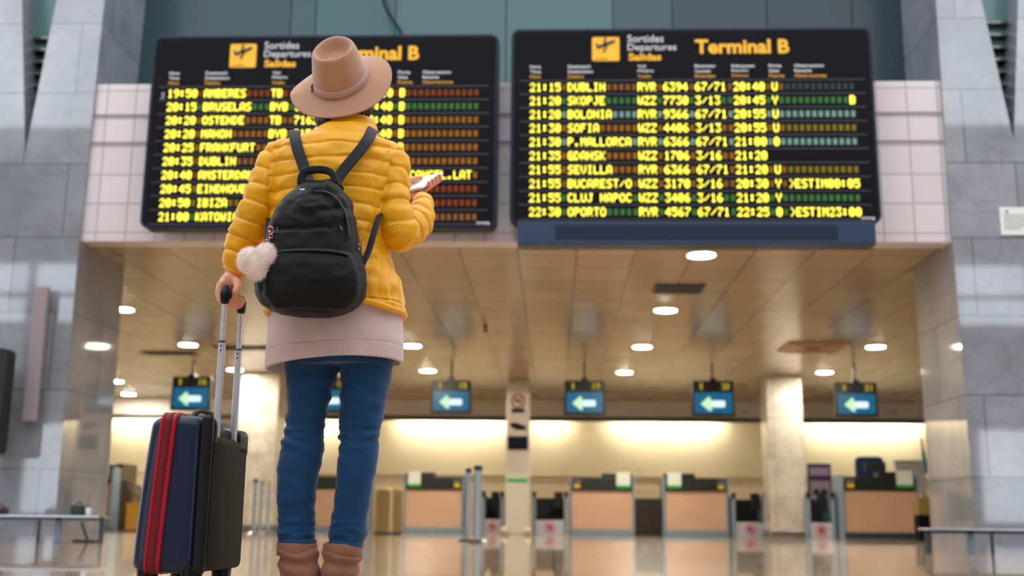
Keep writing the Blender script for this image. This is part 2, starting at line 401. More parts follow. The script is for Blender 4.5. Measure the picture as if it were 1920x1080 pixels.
# ================================================================== ceiling fittings
lens = [(230, 578), (353, 645), (441, 692), (217, 714), (241, 738), (772, 647), (802, 694), (1315, 476), (1248, 580), (1204, 649), (1171, 697), (1642, 649), (1546, 697), (60, 640), (600, 578), (1800, 580)]
ldesc = ['nearest one on the left, beside the marble pillar', 'left of the trolley poles, above the leftmost arrow screen', 'seen just behind the suitcase handle poles', 'low on the left, next to the pillar edge', 'lowest on the left, just in front of the grey bulkhead',
         'just right of the knitted sweater hem', 'right of the jeans, above the arrow screen there', 'biggest and nearest, under the right departures board', 'second nearest, beside the black ceiling vent',
         'third in the row under the right board', 'farthest in the row under the right board', 'far right, next to the right pillar', 'right side, above the rightmost arrow screen', '', '', '']
def downlight(px, py, d):
    p = at_z(px, py, CEIL)
    t = thing('ceiling_downlight', 'round lit ceiling downlight, ' + d if d else 'round lit ceiling downlight hidden from view behind the pillar or the traveller', 'light', (p.x, p.y, CEIL), 'round downlights in the low ceiling')
    bm = B(); lathe(bm, [(.15, 0), (.15, -.02), (.175, -.02), (.185, -.004), (.185, 0)], (p.x, p.y, CEIL), 36); obj('trim_ring', bm, MAT['white_trim'], t, smooth=False)
    bm = B(); cyl(bm, (p.x, p.y, CEIL - .022), (p.x, p.y, CEIL), .152, 36); obj('lens', bm, MAT['lamp_glow'], t)
for (a, b), d in zip(lens, ldesc):
    if d: downlight(a, b, d)
# black square vent
a, b = at_z(1222, 550, CEIL), at_z(1322, 532, CEIL)
a.y, b.y = min(a.y, b.y), max(a.y, b.y)
xv = at_z(1272, 541, CEIL).x; hw = .33; yv = (a.y + b.y) / 2
t = thing('ceiling_vent', 'black square ceiling vent beside a downlight under the right board', 'vent', (xv, yv, CEIL))
bm = B(); box(bm, (xv - hw, yv - .3, CEIL - .012), (xv + hw, yv + .3, CEIL)); obj('frame', bm, MAT['black'], t)
bm = B()
for i in range(9): box(bm, (xv - hw + .03, yv - .27 + i * .062, CEIL - .02), (xv + hw - .03, yv - .25 + i * .062, CEIL - .012))
obj('slats', bm, MAT['bulkhead_dark'], t)
# cassette air conditioner
p = at_z(1525, 650, CEIL); 
t = thing('air_conditioner', 'square louvred ceiling air conditioner near the right pillar', 'air conditioner', (p.x, p.y, CEIL))
bm = B(); box(bm, (p.x - .52, p.y - .52, CEIL - .03), (p.x + .52, p.y + .52, CEIL)); obj('frame', bm, mat('beige air conditioner body', '#c4a884', .4), t, bevel=.01)
bm = B()
for k in range(4):
    r = .18 + .09 * k
    for (xa, ya, xb, yb) in ((-r, -r - .02, r, -r + .01), (-r, r - .01, r, r + .02), (-r - .02, -r, -r + .01, r), (r - .01, -r, r + .02, r)):
        box(bm, (p.x + xa, p.y + ya, CEIL - .045), (p.x + xb, p.y + yb, CEIL - .03))
obj('louvres', bm, mat('pinkish louvre', '#c39c86', .4), t)
bm = B(); box(bm, (p.x - .12, p.y - .12, CEIL - .04), (p.x + .12, p.y + .12, CEIL - .03)); obj('grille', bm, MAT['brown'], t)
for px, py, d in ((318, 662, 'left of the trolley poles'), (455, 652, 'right of the trolley poles')):
    p = at_z(px, py, CEIL)
    t = thing('air_grille', 'thin dark air grille in the ceiling ' + d, 'vent', (p.x, p.y, CEIL), 'air grilles on the left of the ceiling')
    bm = B(); box(bm, (p.x - .5, p.y - .22, CEIL - .015), (p.x + .5, p.y + .22, CEIL)); obj('frame', bm, MAT['brown'], t)
    bm = B()
    for i in range(5): box(bm, (p.x - .46, p.y - .18 + i * .08, CEIL - .022), (p.x + .46, p.y - .15 + i * .08, CEIL - .015))
    obj('slats', bm, MAT['bulkhead_dark'], t)
p = at_z(910, 612, CEIL)
t = thing('ceiling_sprinkler', 'small hanging sprinkler head in the middle of the low ceiling', 'sprinkler', (p.x, p.y, CEIL))
bm = B(); lathe(bm, [(.05, 0), (.05, -.02), (.02, -.03), (.02, -.08), (.045, -.085), (.045, -.095), (.005, -.1)], (p.x, p.y, CEIL), 20); obj('head', bm, MAT['brown'], t, smooth=True)

# wall washers behind the bulkhead
wl = [(196, 320), (548, 640), (748, 948), (1000, 1062), (1150, 1352), (1512, 1735)]
wd = ['left of the suitcase', 'behind the jeans', 'between jeans and information totem', 'just right of the information totem', 'above the two central counters', 'at the right end, above the big counter']
for (a, b), d in zip(wl, wd):
    xa, xb = at(a, 800, 30.2).x, at(b, 800, 30.2).x
    t = thing('wall_washer_lamp', 'tube lamp lighting the cream wall, ' + d, 'light', ((xa + xb) / 2, 30.1, zb0 + .25), 'wall washer lamps')
    bm = B(); cyl(bm, (xa, 30.15, zb0 + .22), (xb, 30.15, zb0 + .22), .03, 12); obj('tube', bm, MAT['strip_glow'], t)
    bm = B(); box(bm, (xa, 30.1, zb0 + .27), (xb, 30.5, zb0 + .3)); obj('bracket', bm, MAT['bulkhead_dark'], t)

# ================================================================== departure boards
FNT = {}
for ent in ('0:3E5149453E 1:00427F4000 2:4261514946 3:2141454B31 4:1814127F10 5:2745454539 6:3C4A494930 7:0171090503 8:3649494936 9:064949291E >:0041221408 /:2010080402 .:0060600000 '
            'A:7E1111117E B:7F49494936 C:3E41414122 D:7F4141221C E:7F49494941 F:7F09090901 G:3E4149497A H:7F0808087F I:00417F4100 J:2040413F01 K:7F08142241 L:7F40404040 M:7F020C027F '
            'N:7F0408107F O:3E4141413E P:7F09090906 Q:3E4151215E R:7F09192946 S:4649494931 T:01017F0101 U:3F4040403F V:1F2040201F W:3F4038403F X:6314081463 Y:0708700807 Z:6151494543').split():
    FNT[ent[0]] = [int(ent[2 + i * 2:4 + i * 2], 16) for i in range(5)]
FNT[':'] = [0, 0x36, 0x36, 0, 0]
def plane_icon(bm, x, z, s, y):
    def q(pts): prism(bm, [(x + a * s, z + b * s) for a, b in pts], y - .012, y - .004)
    q([(.17, .40), (.24, .37), (.80, .60), (.86, .66), (.84, .71), (.76, .70), (.18, .47)])     # fuselage climbing to the right
    q([(.40, .50), (.48, .50), (.53, .79), (.46, .81)])                                       # far wing
    q([(.50, .52), (.60, .56), (.46, .24), (.38, .22)])                                       # near wing
    q([(.17, .42), (.23, .46), (.19, .60), (.13, .58)])                                       # tail
def board(which, name_label, x0, x1, z0, z1, Y, rows, dims, hdr_shift=0):
    W, H = x1 - x0, z1 - z0; c = W / 57.0
    t = thing('departures_board', name_label, 'display board', ((x0 + x1) / 2, Y, z0), 'departures boards')
    bm = B(); prism(bm, rrect(x0, z0, x1, z1, .09), Y, Y + .22); obj('housing', bm, MAT['board_frame'], t, bevel=.012)
    bm = B(); prism(bm, rrect(x0 + .035, z0 + .035, x1 - .035, z1 - .035, .06), Y - .006, Y + .002); obj('front_panel', bm, MAT['board_black'], t)
    zt = lambda f: z1 - f * H
    X = lambda f: x0 + f * W
    bm = B(); prism(bm, rrect(X(.226), zt(.175), X(.302), zt(.05), .02), Y - .012, Y - .004)
    pic = obj('pictogram', bm, MAT['yellow_print'], t); pic['label'] = 'yellow square with black departing plane'
    s = X(.302) - X(.226)
    bm = B(); plane_icon(bm, X(.226), zt(.175) + .03, s, Y - .012); text_into(bm, 'sortides', X(.234), zt(.167), s * .45, .018, Y - .012, .01); obj('plane_symbol', bm, MAT['black'], pic)
    th = .115 * .5
    bm = B(); text_into(bm, 'Sortides', X(.325), zt(.077), X(.425) - X(.325), H * .038, Y - .008); text_into(bm, 'Departures', X(.325), zt(.131), X(.46) - X(.325), H * .045, Y - .008)
    obj('white_heading', bm, MAT['white_print'], t)
    bm = B(); text_into(bm, 'Salidas', X(.327), zt(.174), X(.418) - X(.327), H * .038, Y - .008, .03); text_into(bm, 'Terminal B', X(.512), zt(.14), X(.772) - X(.512), H * .075, Y - .008, .03)
    obj('yellow_heading', bm, MAT['yellow_print'], t)
    cx = lambda cell: x0 + (3.05 + cell) * c
    heads = [(0, ('Hora', 'Time', 'Hora'), 1.7), (6, ('Destinaci\u00f3', 'Destination', 'Destino'), 3.6), (17, ('Vol', 'Flight', 'Vuelo'), 1.7), (26, ('Mostrador', 'Counter', 'Mostrador'), 3.3),
             (31.8, ('Embarcament', 'Boarding', 'Embarque'), 3.6), (37.6, ('Porta', 'Gate', 'Puerta'), 2.0), (41.6, ('Observacions', 'Remarks', 'Observaciones'), 4.6)]
    bw = B(); by = B()
    for cell, (a1, a2, a3), w in heads:
        for k, (s_, b_) in enumerate(((a1, bw), (a2, bw), (a3, by))):
            text_into(b_, s_, cx(cell), zt(.212 + .026 * k), w * c * len(s_) / max(len(a1), 4) * 1.0, H * .016, Y - .008, .02)
    obj('column_headings', bw, MAT['white_print'], t); obj('spanish_column_headings', by, MAT['orange_print'], t)
    rp = (.945 - .31) / 9
    for i, (row, dm) in enumerate(zip(rows, dims)):
        zc = zt(.312 + rp * i); used = set(); d = c * .135
        words = []
        for cell, txt in row:
            bl = B(); words.append(bl)
            for j, ch in enumerate(txt):
                k = cell + j; used.add(k)
                if ch == ' ': continue
                for a, colb in enumerate(FNT[ch]):
                    r = 0
                    while r < 7:
                        if colb >> r & 1:
                            r2 = r
                            while r2 < 7 and colb >> r2 & 1: r2 += 1
                            xx = cx(k) + a * c * .16 + c * .02; zz = zc + (3.5 - r) * c * .195
                            box(bl, (xx, Y - .012, zz - (r2 - r) * c * .195 + c * .03), (xx + c * .15, Y - .006, zz)); r = r2
                        else: r += 1
        rowp = B(); box(rowp, (x0 + .1, Y - .0075, zc - c * .72), (x1 - .1, Y - .005, zc + c * .72)); rowo = obj('display_row', rowp, MAT['board_black'], t)
        groups = {}
        for k in range(51):
            if k in used: continue
            code = dm[0] if k < 40 else dm[1]
            if code == ' ': continue
            groups.setdefault(code, []).append(k)
        for w_ in words: obj('lit_word', w_, MAT['led'], rowo)
        for code, ks in groups.items():
            bd2 = B()
            for k in ks: box(bd2, (cx(k) + c * .12, Y - .010, zc - c * .5), (cx(k) + c * .72, Y - .006, zc + c * .5))
            obj('glowing_blank_cells', bd2, DIM[code], rowo)  # blank cells, given a glow that imitates reflections on their flaps
    bm = B()
    for i in range(11):
        z = zt(.312 + rp * (i - .5)); box(bm, (x0 + .06 + .04, Y - .010, z - .005), (x1 - .1, Y - .004, z + .005))
    obj('divider_lines', bm, MAT['line_grey'], t)
    bm = B()
    for k in range(5): box(bm, (X(.945) + k * c * .42, Y - .01, zt(.985)), (X(.945) + k * c * .42 + c * .3, Y - .006, zt(.972)))
    obj('maker_plate', bm, MAT['white_print'], t)
    if which == 'L':
        bm = B(); pts = [(0, .0), (.03, .0), (.035, .03), (.01, .04), (.01, .055), (.035, .058)]
        tube(bm, [(x0 + .13 + a, Y - .01, zt(.335) + b) for a, b in pts], .005, 6); obj('row_marker', bm, MAT['white_print'], t)
    else:
        xa, xb = at(970, 440, Y - .05).x, at(1642, 440, Y - .05).x
        bm = B(); box(bm, (xa, Y - .06, at(1300, 458, Y - .06).z), (xb, Y + .2, z0 + .004)); obj('lower_tray', bm, MAT['blue_tray'], t, bevel=.008)
        bm = B(); box(bm, (xa + .4, Y - .068, at(1300, 450, Y - .06).z + .01), (xb - .4, Y - .06, z0 - .045)); obj('tray_slot', bm, MAT['board_frame'], t)
    for k in (.2, .8):           # brackets to the fascia
        bm = B(); box(bm, (X(k) - .05, Y + .2, z0 + .3), (X(k) + .05, YP + .055, z0 + .45)); obj('wall_bracket', bm, MAT['steel_dark'], t)
YB = YP - .35
def fitb(l, r, tl, tr, t_, b_):
    x0 = (at(l[0], l[1], YB).x + at(tl[0], tl[1], YB).x) / 2; x1 = (at(r[0], r[1], YB).x + at(tr[0], tr[1], YB).x) / 2
    z0 = (at(l[0], l[1], YB).z + at(r[0], r[1], YB).z) / 2; z1 = (at(tl[0], tl[1], YB).z + at(tr[0], tr[1], YB).z) / 2
    return x0, x1, z0, z1
rowsL = [[(0, '19:50'), (6, 'AMBERES'), (17, 'TB'), (21, '8012'), (26, '11/18'), (32, '19:10'), (38, 'B')], [(0, '20:15'), (6, 'BRUSELAS'), (17, 'BYB'), (21, '3720'), (26, '11/18'), (32, '19:40'), (38, 'B')],
         [(0, '20:20'), (6, 'OSTENDE'), (17, 'TB'), (21, '7162'), (26, '11/18'), (32, '19:40'), (38, 'B')], [(0, '20:20'), (6, 'MAHON'), (17, 'BYB'), (21, '2154'), (26, '11/18'), (32, '19:40'), (38, 'B')],
         [(0, '20:25'), (6, 'FRANKFURT'), (17, 'BYB'), (21, '5120'), (26, '11/18'), (32, '19:50'), (38, 'B')], [(0, '20:35'), (6, 'DUBLIN'), (17, 'BYB'), (21, '8721'), (26, '11/18')],
         [(0, '20:40'), (6, 'AMSTERDAM'), (17, 'BYB'), (21, '8306'), (26, '11/18'), (40, 'CANCEL.LAT')], [(0, '20:45'), (6, 'EINDHOVEN'), (17, 'BYB'), (21, '5063'), (26, '11/18')],
         [(0, '20:50'), (6, 'IBIZA'), (17, 'BYB'), (21, '3514'), (26, '11/18')], [(0, '21:00'), (6, 'KATOWICE'), (17, 'BYB'), (21, '3262'), (26, '11/18')]]
dimsL = ['rr', 'gg', 'oo', 'oo', 'oo', 'bo', 'ro', 'yr', 'yr', 'gb']
rowsR = [[(0, '21:15'), (6, 'DUBLIN'), (17, 'RYR'), (21, '6394'), (26, '67/71'), (32, '20:40'), (38, 'U')],
         [(0, '21:20'), (6, 'SKOPJE'), (17, 'WZZ'), (21, '7730'), (26, '3/13'), (32, '20:45'), (38, 'Y'), (50, 'B')],
         [(0, '21:20'), (6, 'BOLONIA'), (17, 'RYR'), (21, '9366'), (26, '67/71'), (32, '20:55'), (38, 'U')],
         [(0, '21:30'), (6, 'SOFIA'), (17, 'WZZ'), (21, '4406'), (26, '3/13'), (32, '20:55'), (38, 'U')],
         [(0, '21:30'), (6, 'P.MALLORCA'), (17, 'RYR'), (21, '6366'), (26, '67/71'), (32, '21:00'), (38, '0')],
         [(0, '21:35'), (6, 'GDANSK'), (17, 'WZZ'), (21, '1706'), (26, '3/16'), (32, '21:20'), (37, '   ')],
         [(0, '21:55'), (6, 'SEVILLA'), (17, 'RYR'), (21, '6366'), (26, '67/71'), (32, '21:20'), (38, 'U')],
         [(0, '21:55'), (6, 'BUCAREST/O'), (17, 'WZZ'), (21, '3170'), (26, '3/16'), (32, '20:30'), (38, 'Y'), (40, '>ESTIM00:05')],
         [(0, '21:55'), (6, 'CLUJ NAPOC'), (17, 'WZZ'), (21, '3406'), (26, '3/16'), (32, '21:20'), (38, 'Y')],
         [(0, '22:30'), (6, 'OPORTO'), (17, 'RYR'), (21, '4567'), (26, '67/71'), (32, '22:25'), (38, '0'), (40, '>ESTIM23:00')]]
dimsR = ['bt', 'gg', 'ww', 'oy', 'ww', 'o ', 'oy', 'bg', 'gg', 'gg']
board('L', 'black departures board on the left, partly hidden by the traveller and hat', *fitb((262, 428), (932, 426), (288, 70), (935, 60), 0, 0), YB, rowsL, dimsL)
board('R', 'black departures board on the right with a dark blue tray underneath', *fitb((957, 421), (1655, 415), (957, 56), (1632, 48), 0, 0), YB, rowsR, dimsR)

# ================================================================== things on the pillars and above
bm = B(); pts = [at(*q, YP + .9) for q in ((712, -60), (718, -5), (728, 22), (740, 42), (752, 62), (756, 90))]
tag(obj('hanging_cable', bm_ := (tube(bm, [tuple(p) for p in pts], .022, 8, smooth=4) or bm), MAT['board_frame'], smooth=True), 'dark cable hanging down in front of the glass behind the left board', 'cable')
ys = YP - .012
a, b = at(1873, 389, ys), at(1945, 441, ys)
t = thing('notice_sign', 'white notice with grey lines of text on the right marble pillar', 'sign', (a.x, ys, b.z))
bm = B(); box(bm, (a.x, ys - .012, b.z), (b.x, ys + .011, a.z)); obj('plate', bm, MAT['paper'], t, bevel=.003)
bm = B(); h = a.z - b.z
for k in range(6):
    z = a.z - h * (.3 + k * .1); 
    for j in range(9 if k < 5 else 5): box(bm, (a.x + .04 + j * .035, ys - .015, z), (a.x + .065 + j * .035, ys - .012, z + .009))
box(bm, (a.x + .06, ys - .015, a.z - h * .2), (a.x + .09, ys - .012, a.z - h * .12)); obj('text_lines', bm, MAT['steel_dark'], t)
# vertical wall lamp (off)
yl = YP - .16
a, b = at(65, 537, yl), at(91, 790, yl); xc = (at(78, 537, yl).x + at(52, 790, yl).x) / 2
t = thing('wall_lamp', 'long upright grey metal wall lamp on the left marble pillar', 'lamp', (xc, YP, b.z))
bm = B(); box(bm, (xc - .075, yl, b.z), (xc + .075, yl + .07, a.z)); obj('lamp_housing', bm, mat('pinkish grey metal', '#94868c', .45), t, bevel=.008)
bm = B(); box(bm, (xc - .02, yl + .07, b.z + .1), (xc + .02, YP, a.z - .1)); obj('wall_bracket', bm, MAT['steel_dark'], t)
ybx = YP - .5
a, b = at(15, 652, ybx), at(15, 850, ybx)
t = thing('speaker_box', 'tall black box fixed to the left pillar, cut by the left edge', 'box', (a.x - .2, YP, b.z))
bm = B(); prism(bm, rrect(a.x - .5, b.z, a.x, a.z, .05), ybx, ybx + .2); obj('housing', bm, MAT['black'], t, bevel=.01)
bm = B(); box(bm, (a.x - .35, ybx + .2, b.z + .3), (a.x - .2, YP - .02, b.z + .4)); obj('wall_bracket', bm, MAT['steel_dark'], t)

# benches in front of the pillars
def bench(xa, xb, Y, z, lab, legs, dark_from=None):
    t = thing('bench', lab, 'bench', ((xa + xb) / 2, Y, 0))
    bm = B(); prism(bm, rrect(xa, z - .022, xb, z, .008, 3), Y - .14, Y + .14); obj('seat', bm, MAT['steel'], t, bevel=.004)
    bm = B(); box(bm, (xa + .03, Y - .02, z - .05), (xb - .03, Y + .02, z - .02)); obj('beam', bm, MAT['steel_dark'], t)
    for x, w, m in legs:
        bm = B(); box(bm, (x - w, Y - .02, 0), (x + w, Y + .02, z - .02)); obj('leg', bm, MAT[m], t, bevel=.006)
    return t
Yb = 11.35
zbn = at(100, 966, Yb).z
X_ = lambda px, z=.1, Y=Yb: xat(px, Y, z)
bench(X_(-40), X_(194), Yb, zbn, 'low steel bench in front of the left marble pillar', [(X_(190), .02, 'desk_navy'), (X_(109), .03, 'desk_blue'), (X_(72), .012, 'steel_dark'), (X_(-30), .03, 'desk_blue')])
Yr = 11.0
zbr = at(1850, 991, Yr).z
bench(X_(1731, .1, Yr), X_(1960, .1, Yr), Yr, zbr, 'low steel bench in front of the right marble pillar', [(X_(1740, .1, Yr), .025, 'steel_dark'), (X_(1820, .1, Yr), .035, 'desk_blue'), (X_(1860, .1, Yr), .012, 'steel_dark'), (X_(1950, .1, Yr), .03, 'desk_blue')])
xa = X_(135, .25); xb = X_(158, .25)
t = thing('handbag', 'small dark bag standing on the left bench', 'bag', ((xa + xb) / 2, Yb, zbn))
bm = B(); box(bm, (xa, Yb - .06, zbn), (xb, Yb + .06, zbn + .1)); obj('bag_body', bm, MAT['desk_dark'], t, bevel=.015)
bm = B(); tube(bm, [(xa + .03, Yb, zbn + .095), (xa + .05, Yb, zbn + .13), (xb - .05, Yb, zbn + .13), (xb - .03, Yb, zbn + .095)], .006, 8, smooth=4); obj('bag_handle', bm, MAT['black'], t)
xa = X_(159, .25); xb = X_(170, .25)
t = thing('drinks_can', 'small dark and pale cup beside the bag on the left bench', 'cup', ((xa + xb) / 2, Yb, zbn))
bm = B(); lathe(bm, [(.02, 0), (.026, .01), (.03, .08), (.028, .085), (.0, .085)], ((xa + xb) / 2, Yb, zbn), 20); obj('cup_body', bm, MAT['paper'], t, smooth=True)
bm = B(); lathe(bm, [(.031, .08), (.031, .09), (.01, .095)], ((xa + xb) / 2, Yb, zbn), 20); obj('lid', bm, MAT['black'], t)
# low floor stand whose slanting leg shows under the bench
Ys = 11.9
xs = X_(160, .1, Ys)
t = thing('sign_stand', 'dark low stand with a slanting leg under the left bench', 'stand', (xs, Ys, 0))
bm = B(); tube(bm, [(X_(154, .22, Ys), Ys, .19), (X_(164, .02, Ys), Ys, .02)], .016, 8); obj('pole', bm, MAT['steel_dark'], t)
bm = B(); box(bm, (X_(141, .0, Ys), Ys - .08, 0), (X_(181, .0, Ys), Ys + .08, .02)); obj('base', bm, MAT['desk_dark'], t, bevel=.005)
xa = X_(-20, .25); xb = X_(12, .25)
t = thing('handbag', 'dark red bag at the far left end of the bench', 'bag', ((xa + xb) / 2, Yb, zbn))
bm = B(); box(bm, (xa, Yb - .06, zbn), (xb, Yb + .06, zbn + .075)); obj('bag_body', bm, mat('dark maroon leather', '#2c1426', .5), t, bevel=.02)
bm = B(); tube(bm, [(xa + .03, Yb, zbn + .07), (xa + .06, Yb, zbn + .1), (xb - .06, Yb, zbn + .1), (xb - .03, Yb, zbn + .07)], .006, 8, smooth=4); obj('bag_handle', bm, MAT['black'], t)

# ================================================================== check-in hall
def column(pl, pr, Y, label, cap=None):
    xa, xb = xat(pl, Y, 1.5), xat(pr, Y, 1.5)
    t = thing('column', label, 'column', ((xa + xb) / 2, Y, 0), 'columns of the check-in hall')
    bm = B(); box(bm, (xa, Y, .12), (xb, Y + .7, CEIL)); obj('shaft', bm, MAT['marble_white'], t, bevel=.01)
    bm = B(); box(bm, (xa - .03, Y - .04, 0), (xb + .03, Y + .74, .14)); obj('plinth', bm, MAT['steel'], t, bevel=.01)
    return t
column(442, 516, 23.4, 'square pale marble column behind the suitcase handle')
column(1441, 1509, 23.4, 'square pale marble column between the counters on the right')
column(952, 990, 24.4, 'narrow square column behind the information totem')
# totem
Y = 23.6; xa, xb = xat(948, Y, 1.5), xat(993, Y, 1.5)
zt_ = at(970, 736, Y).z
t = thing('information_totem', 'tall white totem with no smoking sign and dark screen', 'totem', ((xa + xb) / 2, Y, 0))
bm = B(); box(bm, (xa, Y, 0), (xb, Y + .25, zt_)); obj('body', bm, mat('off white metal', '#cdc9c0', .4), t, bevel=.015)
Zp = lambda py: at(970, py, Y).z
def disc(bm, x, z, r, y0, y1, seg=28): prism(bm, [(x + r * math.cos(2 * PI * k / seg), z + r * math.sin(2 * PI * k / seg)) for k in range(seg)], y0, y1)
def nosign(bm, x, z, r, y):      # red ring with a bar
    n = 28
    for k in range(n):
        a, b = 2 * PI * k / n, 2 * PI * (k + 1) / n
        prism(bm, [(x + r * math.cos(a), z + r * math.sin(a)), (x + r * math.cos(b), z + r * math.sin(b)), (x + r * .78 * math.cos(b), z + r * .78 * math.sin(b)), (x + r * .78 * math.cos(a), z + r * .78 * math.sin(a))], y - .006, y)
    prism(bm, [(x - r * .62, z + r * .48), (x - r * .48, z + r * .62), (x + r * .62, z - r * .48), (x + r * .48, z - r * .62)], y - .006, y)
xm = (xa + xb) / 2
bm = B(); nosign(bm, xm, Zp(752), .15, Y - .002); s = obj('no_smoking_sign', bm, mat('muted red print', '#a84a44', .5), t)
bm = B(); box(bm, (xm - .09, Y - .012, Zp(752) - .015), (xm + .06, Y - .002, Zp(752) + .015)); tube(bm, [(xm + .06, Y - .007, Zp(752) + .03), (xm + .07, Y - .007, Zp(752) + .06), (xm + .05, Y - .007, Zp(752) + .09)], .006, 6, smooth=3); obj('cigarette_symbol', bm, MAT['black'], s)
bm = B(); box(bm, (xm - .13, Y - .008, Zp(774)), (xm + .13, Y + .002, Zp(766))); obj('dark_label', bm, MAT['black'], t)
bm = B(); prism(bm, [(xm - .16, Zp(800)), (xm - .15, Zp(793)), (xm - .02, Zp(793)), (xm + .17, Zp(799)), (xm + .16, Zp(806)), (xm - .02, Zp(806))], Y - .008, Y + .002); obj('camera_symbol', bm, MAT['black'], t)
bm = B(); box(bm, (xa + .04, Y - .02, Zp(843)), (xb - .04, Y + .002, Zp(818))); obj('screen', bm, mat('dark navy screen', '#1a1e30', .15), t, bevel=.005)
bm = B(); box(bm, (xa + .04, Y - .006, Zp(904)), (xb - .04, Y + .002, Zp(897))); obj('green_strip', bm, MAT['green'], t)
for k, px in enumerate((946, 990)):
    bm = B(); ball(bm, (xat(px, Y - .1, .1), Y - .1, .09), .08, seg=12); obj('foot_bumper', bm, MAT['white_trim'], t, smooth=True)

def desk(pl, pr, Y, label, mirror=False, big=False, extra=()):
    xa, xb = xat(pl, Y, .9), xat(pr, Y, .9); w = xb - xa
    t = thing('check_in_counter', label, 'counter', ((xa + xb) / 2, Y, 0), 'check-in counters')
    bm = B(); box(bm, (xa + .04, Y + .02, .12), (xb - .04, Y + .7, .93)); obj('front_panel', bm, MAT['wood'], t, bevel=.01)
    bm = B(); box(bm, (xa + .02, Y - .02, 0), (xb - .02, Y + .72, .12)); obj('kick_plate', bm, MAT['desk_navy' if big else 'desk_blue'], t, bevel=.01)
    for x in (xa, xb - .05):
        bm = B(); box(bm, (x, Y - .02, 0), (x + .05, Y + .74, 1.24)); obj('side_post', bm, MAT['desk_blue'], t, bevel=.008)
    bm = B(); box(bm, (xa + .05, Y - .03, .93), (xb - .05, Y + .5, 1.2)); obj('upstand', bm, MAT['desk_dark'], t, bevel=.01)
    f = (lambda u: xb - u * w) if mirror else (lambda u: xa + u * w)
    def span(a, b): return min(f(a), f(b)), max(f(a), f(b))
    a, b = span(.03, .5); bm = B(); box(bm, (a, Y + .05, 1.19), (b, Y + .4, 1.3)); obj('monitor_shelf', bm, MAT['desk_dark'], t, bevel=.01)
    a, b = span(.07, .28); bm = B(); box(bm, (a, Y - .045, 1.04), (b, Y - .03, 1.32)); h = obj('document_holder', bm, MAT['paper'], t)
    bm = B(); box(bm, (a, Y - .05, .99), (b, Y - .03, 1.05)); obj('green_strip', bm, MAT['green'], h)
    a, b = span(.84, .93); bm = B(); box(bm, (a, Y - .038, .98), (b, Y - .03, 1.07)); obj('yellow_sticker', bm, MAT['ysticker'], t)
    bm = B(); box(bm, (a - .02, Y - .038, 1.11), (b + .02, Y - .03, 1.14)); obj('pale_sticker', bm, MAT['lilac'], t)
    return t
desk(757, 870, 25, 'check-in counter just right of the jeans, with sheet on its left')
desk(1068, 1190, 24.6, 'check-in counter left of the dark cabinet, with sheet on its right', mirror=True)
desk(1243, 1366, 24.4, 'check-in counter right of the dark cabinet, with sheet on its left')
desk(1578, 1722, 22.8, 'biggest check-in counter at the right, beside the pillar', mirror=True, big=True)
desk(573, 692, 25.2, 'check-in counter seen between and behind the jeans', mirror=True)
desk(95, 212, 22.5, 'check-in counter at the far left behind the marble pillar', mirror=True)
Y = 22.9
xa, xb = xat(209, Y, .5), xat(247, Y, .5)
t = thing('partition_cabinet', 'brown sloping cabinet at the left beside the pillar', 'cabinet', ((xa + xb) / 2, Y, 0))
bm = B(); xm = xat(229, Y, 1)
prism(bm, [(xa, 0), (xb, 0), (xb, .72), (xat(238, Y, .9), .92), (xm, .96), (xm, 1.34), (xa, 1.34)], Y, Y + .8); obj('body', bm, MAT['brown'], t, bevel=.01)
bm = B(); tube(bm, [(xm + .02, Y + .1, .98), (xb - .1, Y + .1, .9), (xb + .02, Y + .1, .7)], .025, 8, smooth=4); obj('edge_rail', bm, MAT['bulkhead_dark'], t)
x = xat(250, 22.5, .3)
t = thing('waste_bin', 'yellow bin half hidden behind the suitcase', 'bin', (x, 22.5, 0))
bm = B(); box(bm, (x - .12, 22.4, .02), (x + .2, 22.7, .5)); obj('body', bm, MAT['yellow_bin'], t, bevel=.02)
bm = B(); box(bm, (x - .13, 22.39, .5), (x + .21, 22.71, .54)); obj('lid', bm, MAT['yellow_bin'], t, bevel=.01)

def belt(pl, pr, Y, label, light=True):
    xa, xb = xat(pl, Y, .4), xat(pr, Y, .4); w = xb - xa
    t = thing('baggage_belt', label, 'conveyor', ((xa + xb) / 2, Y, 0), 'baggage belts between the counters')
    bm = B(); box(bm, (xa + .06, Y, 0), (xb - .06, Y + .08, .3)); obj('front_plate', bm, mat('pale grey blue plate', '#b9bccb', .4), t, bevel=.006)
    for x in (xa, xb - .07):
        bm = B(); prism(bm, [(x, 0), (x + .07, 0), (x + .07, .82), (x, .82)], Y - .03, Y + 1.6); obj('side_wall', bm, MAT['desk_blue'], t, bevel=.008)
        bm = B(); box(bm, (x, Y - .05, .78), (x + .08, Y + .1, .9)); obj('end_cap', bm, MAT['desk_dark'], t, bevel=.01)
    bm = B(); prism(bm, [(xa + .07, .28), (xb - .07, .28), (xb - .07, .34), (xa + .07, .34)], Y + .02, Y + 1.5); obj('belt', bm, MAT['black'], t)
    bm = B(); box(bm, (xa + .08, Y + .75, .3), (xb - .08, Y + .9, .78)); obj('end_flap', bm, MAT['desk_dark'], t)
    bm = B(); box(bm, (xb - .28, Y + .2, .55), (xb - .1, Y + .35, .9)); obj('scanner', bm, MAT['black'], t, bevel=.01)
    bm = B(); nosign(bm, (xa + xb) / 2, .15, .11, Y - .002); s = obj('no_access_sign', bm, MAT['pink'], t)
    bm = B(); disc(bm, (xa + xb) / 2, .15, .05, Y - .004, Y, 12); obj('figure_symbol', bm, MAT['purple'], s)
belt(998, 1064, 24.6, 'baggage belt right of the information totem')
belt(903, 944, 24.8, 'baggage belt left of the information totem, behind the steel posts')
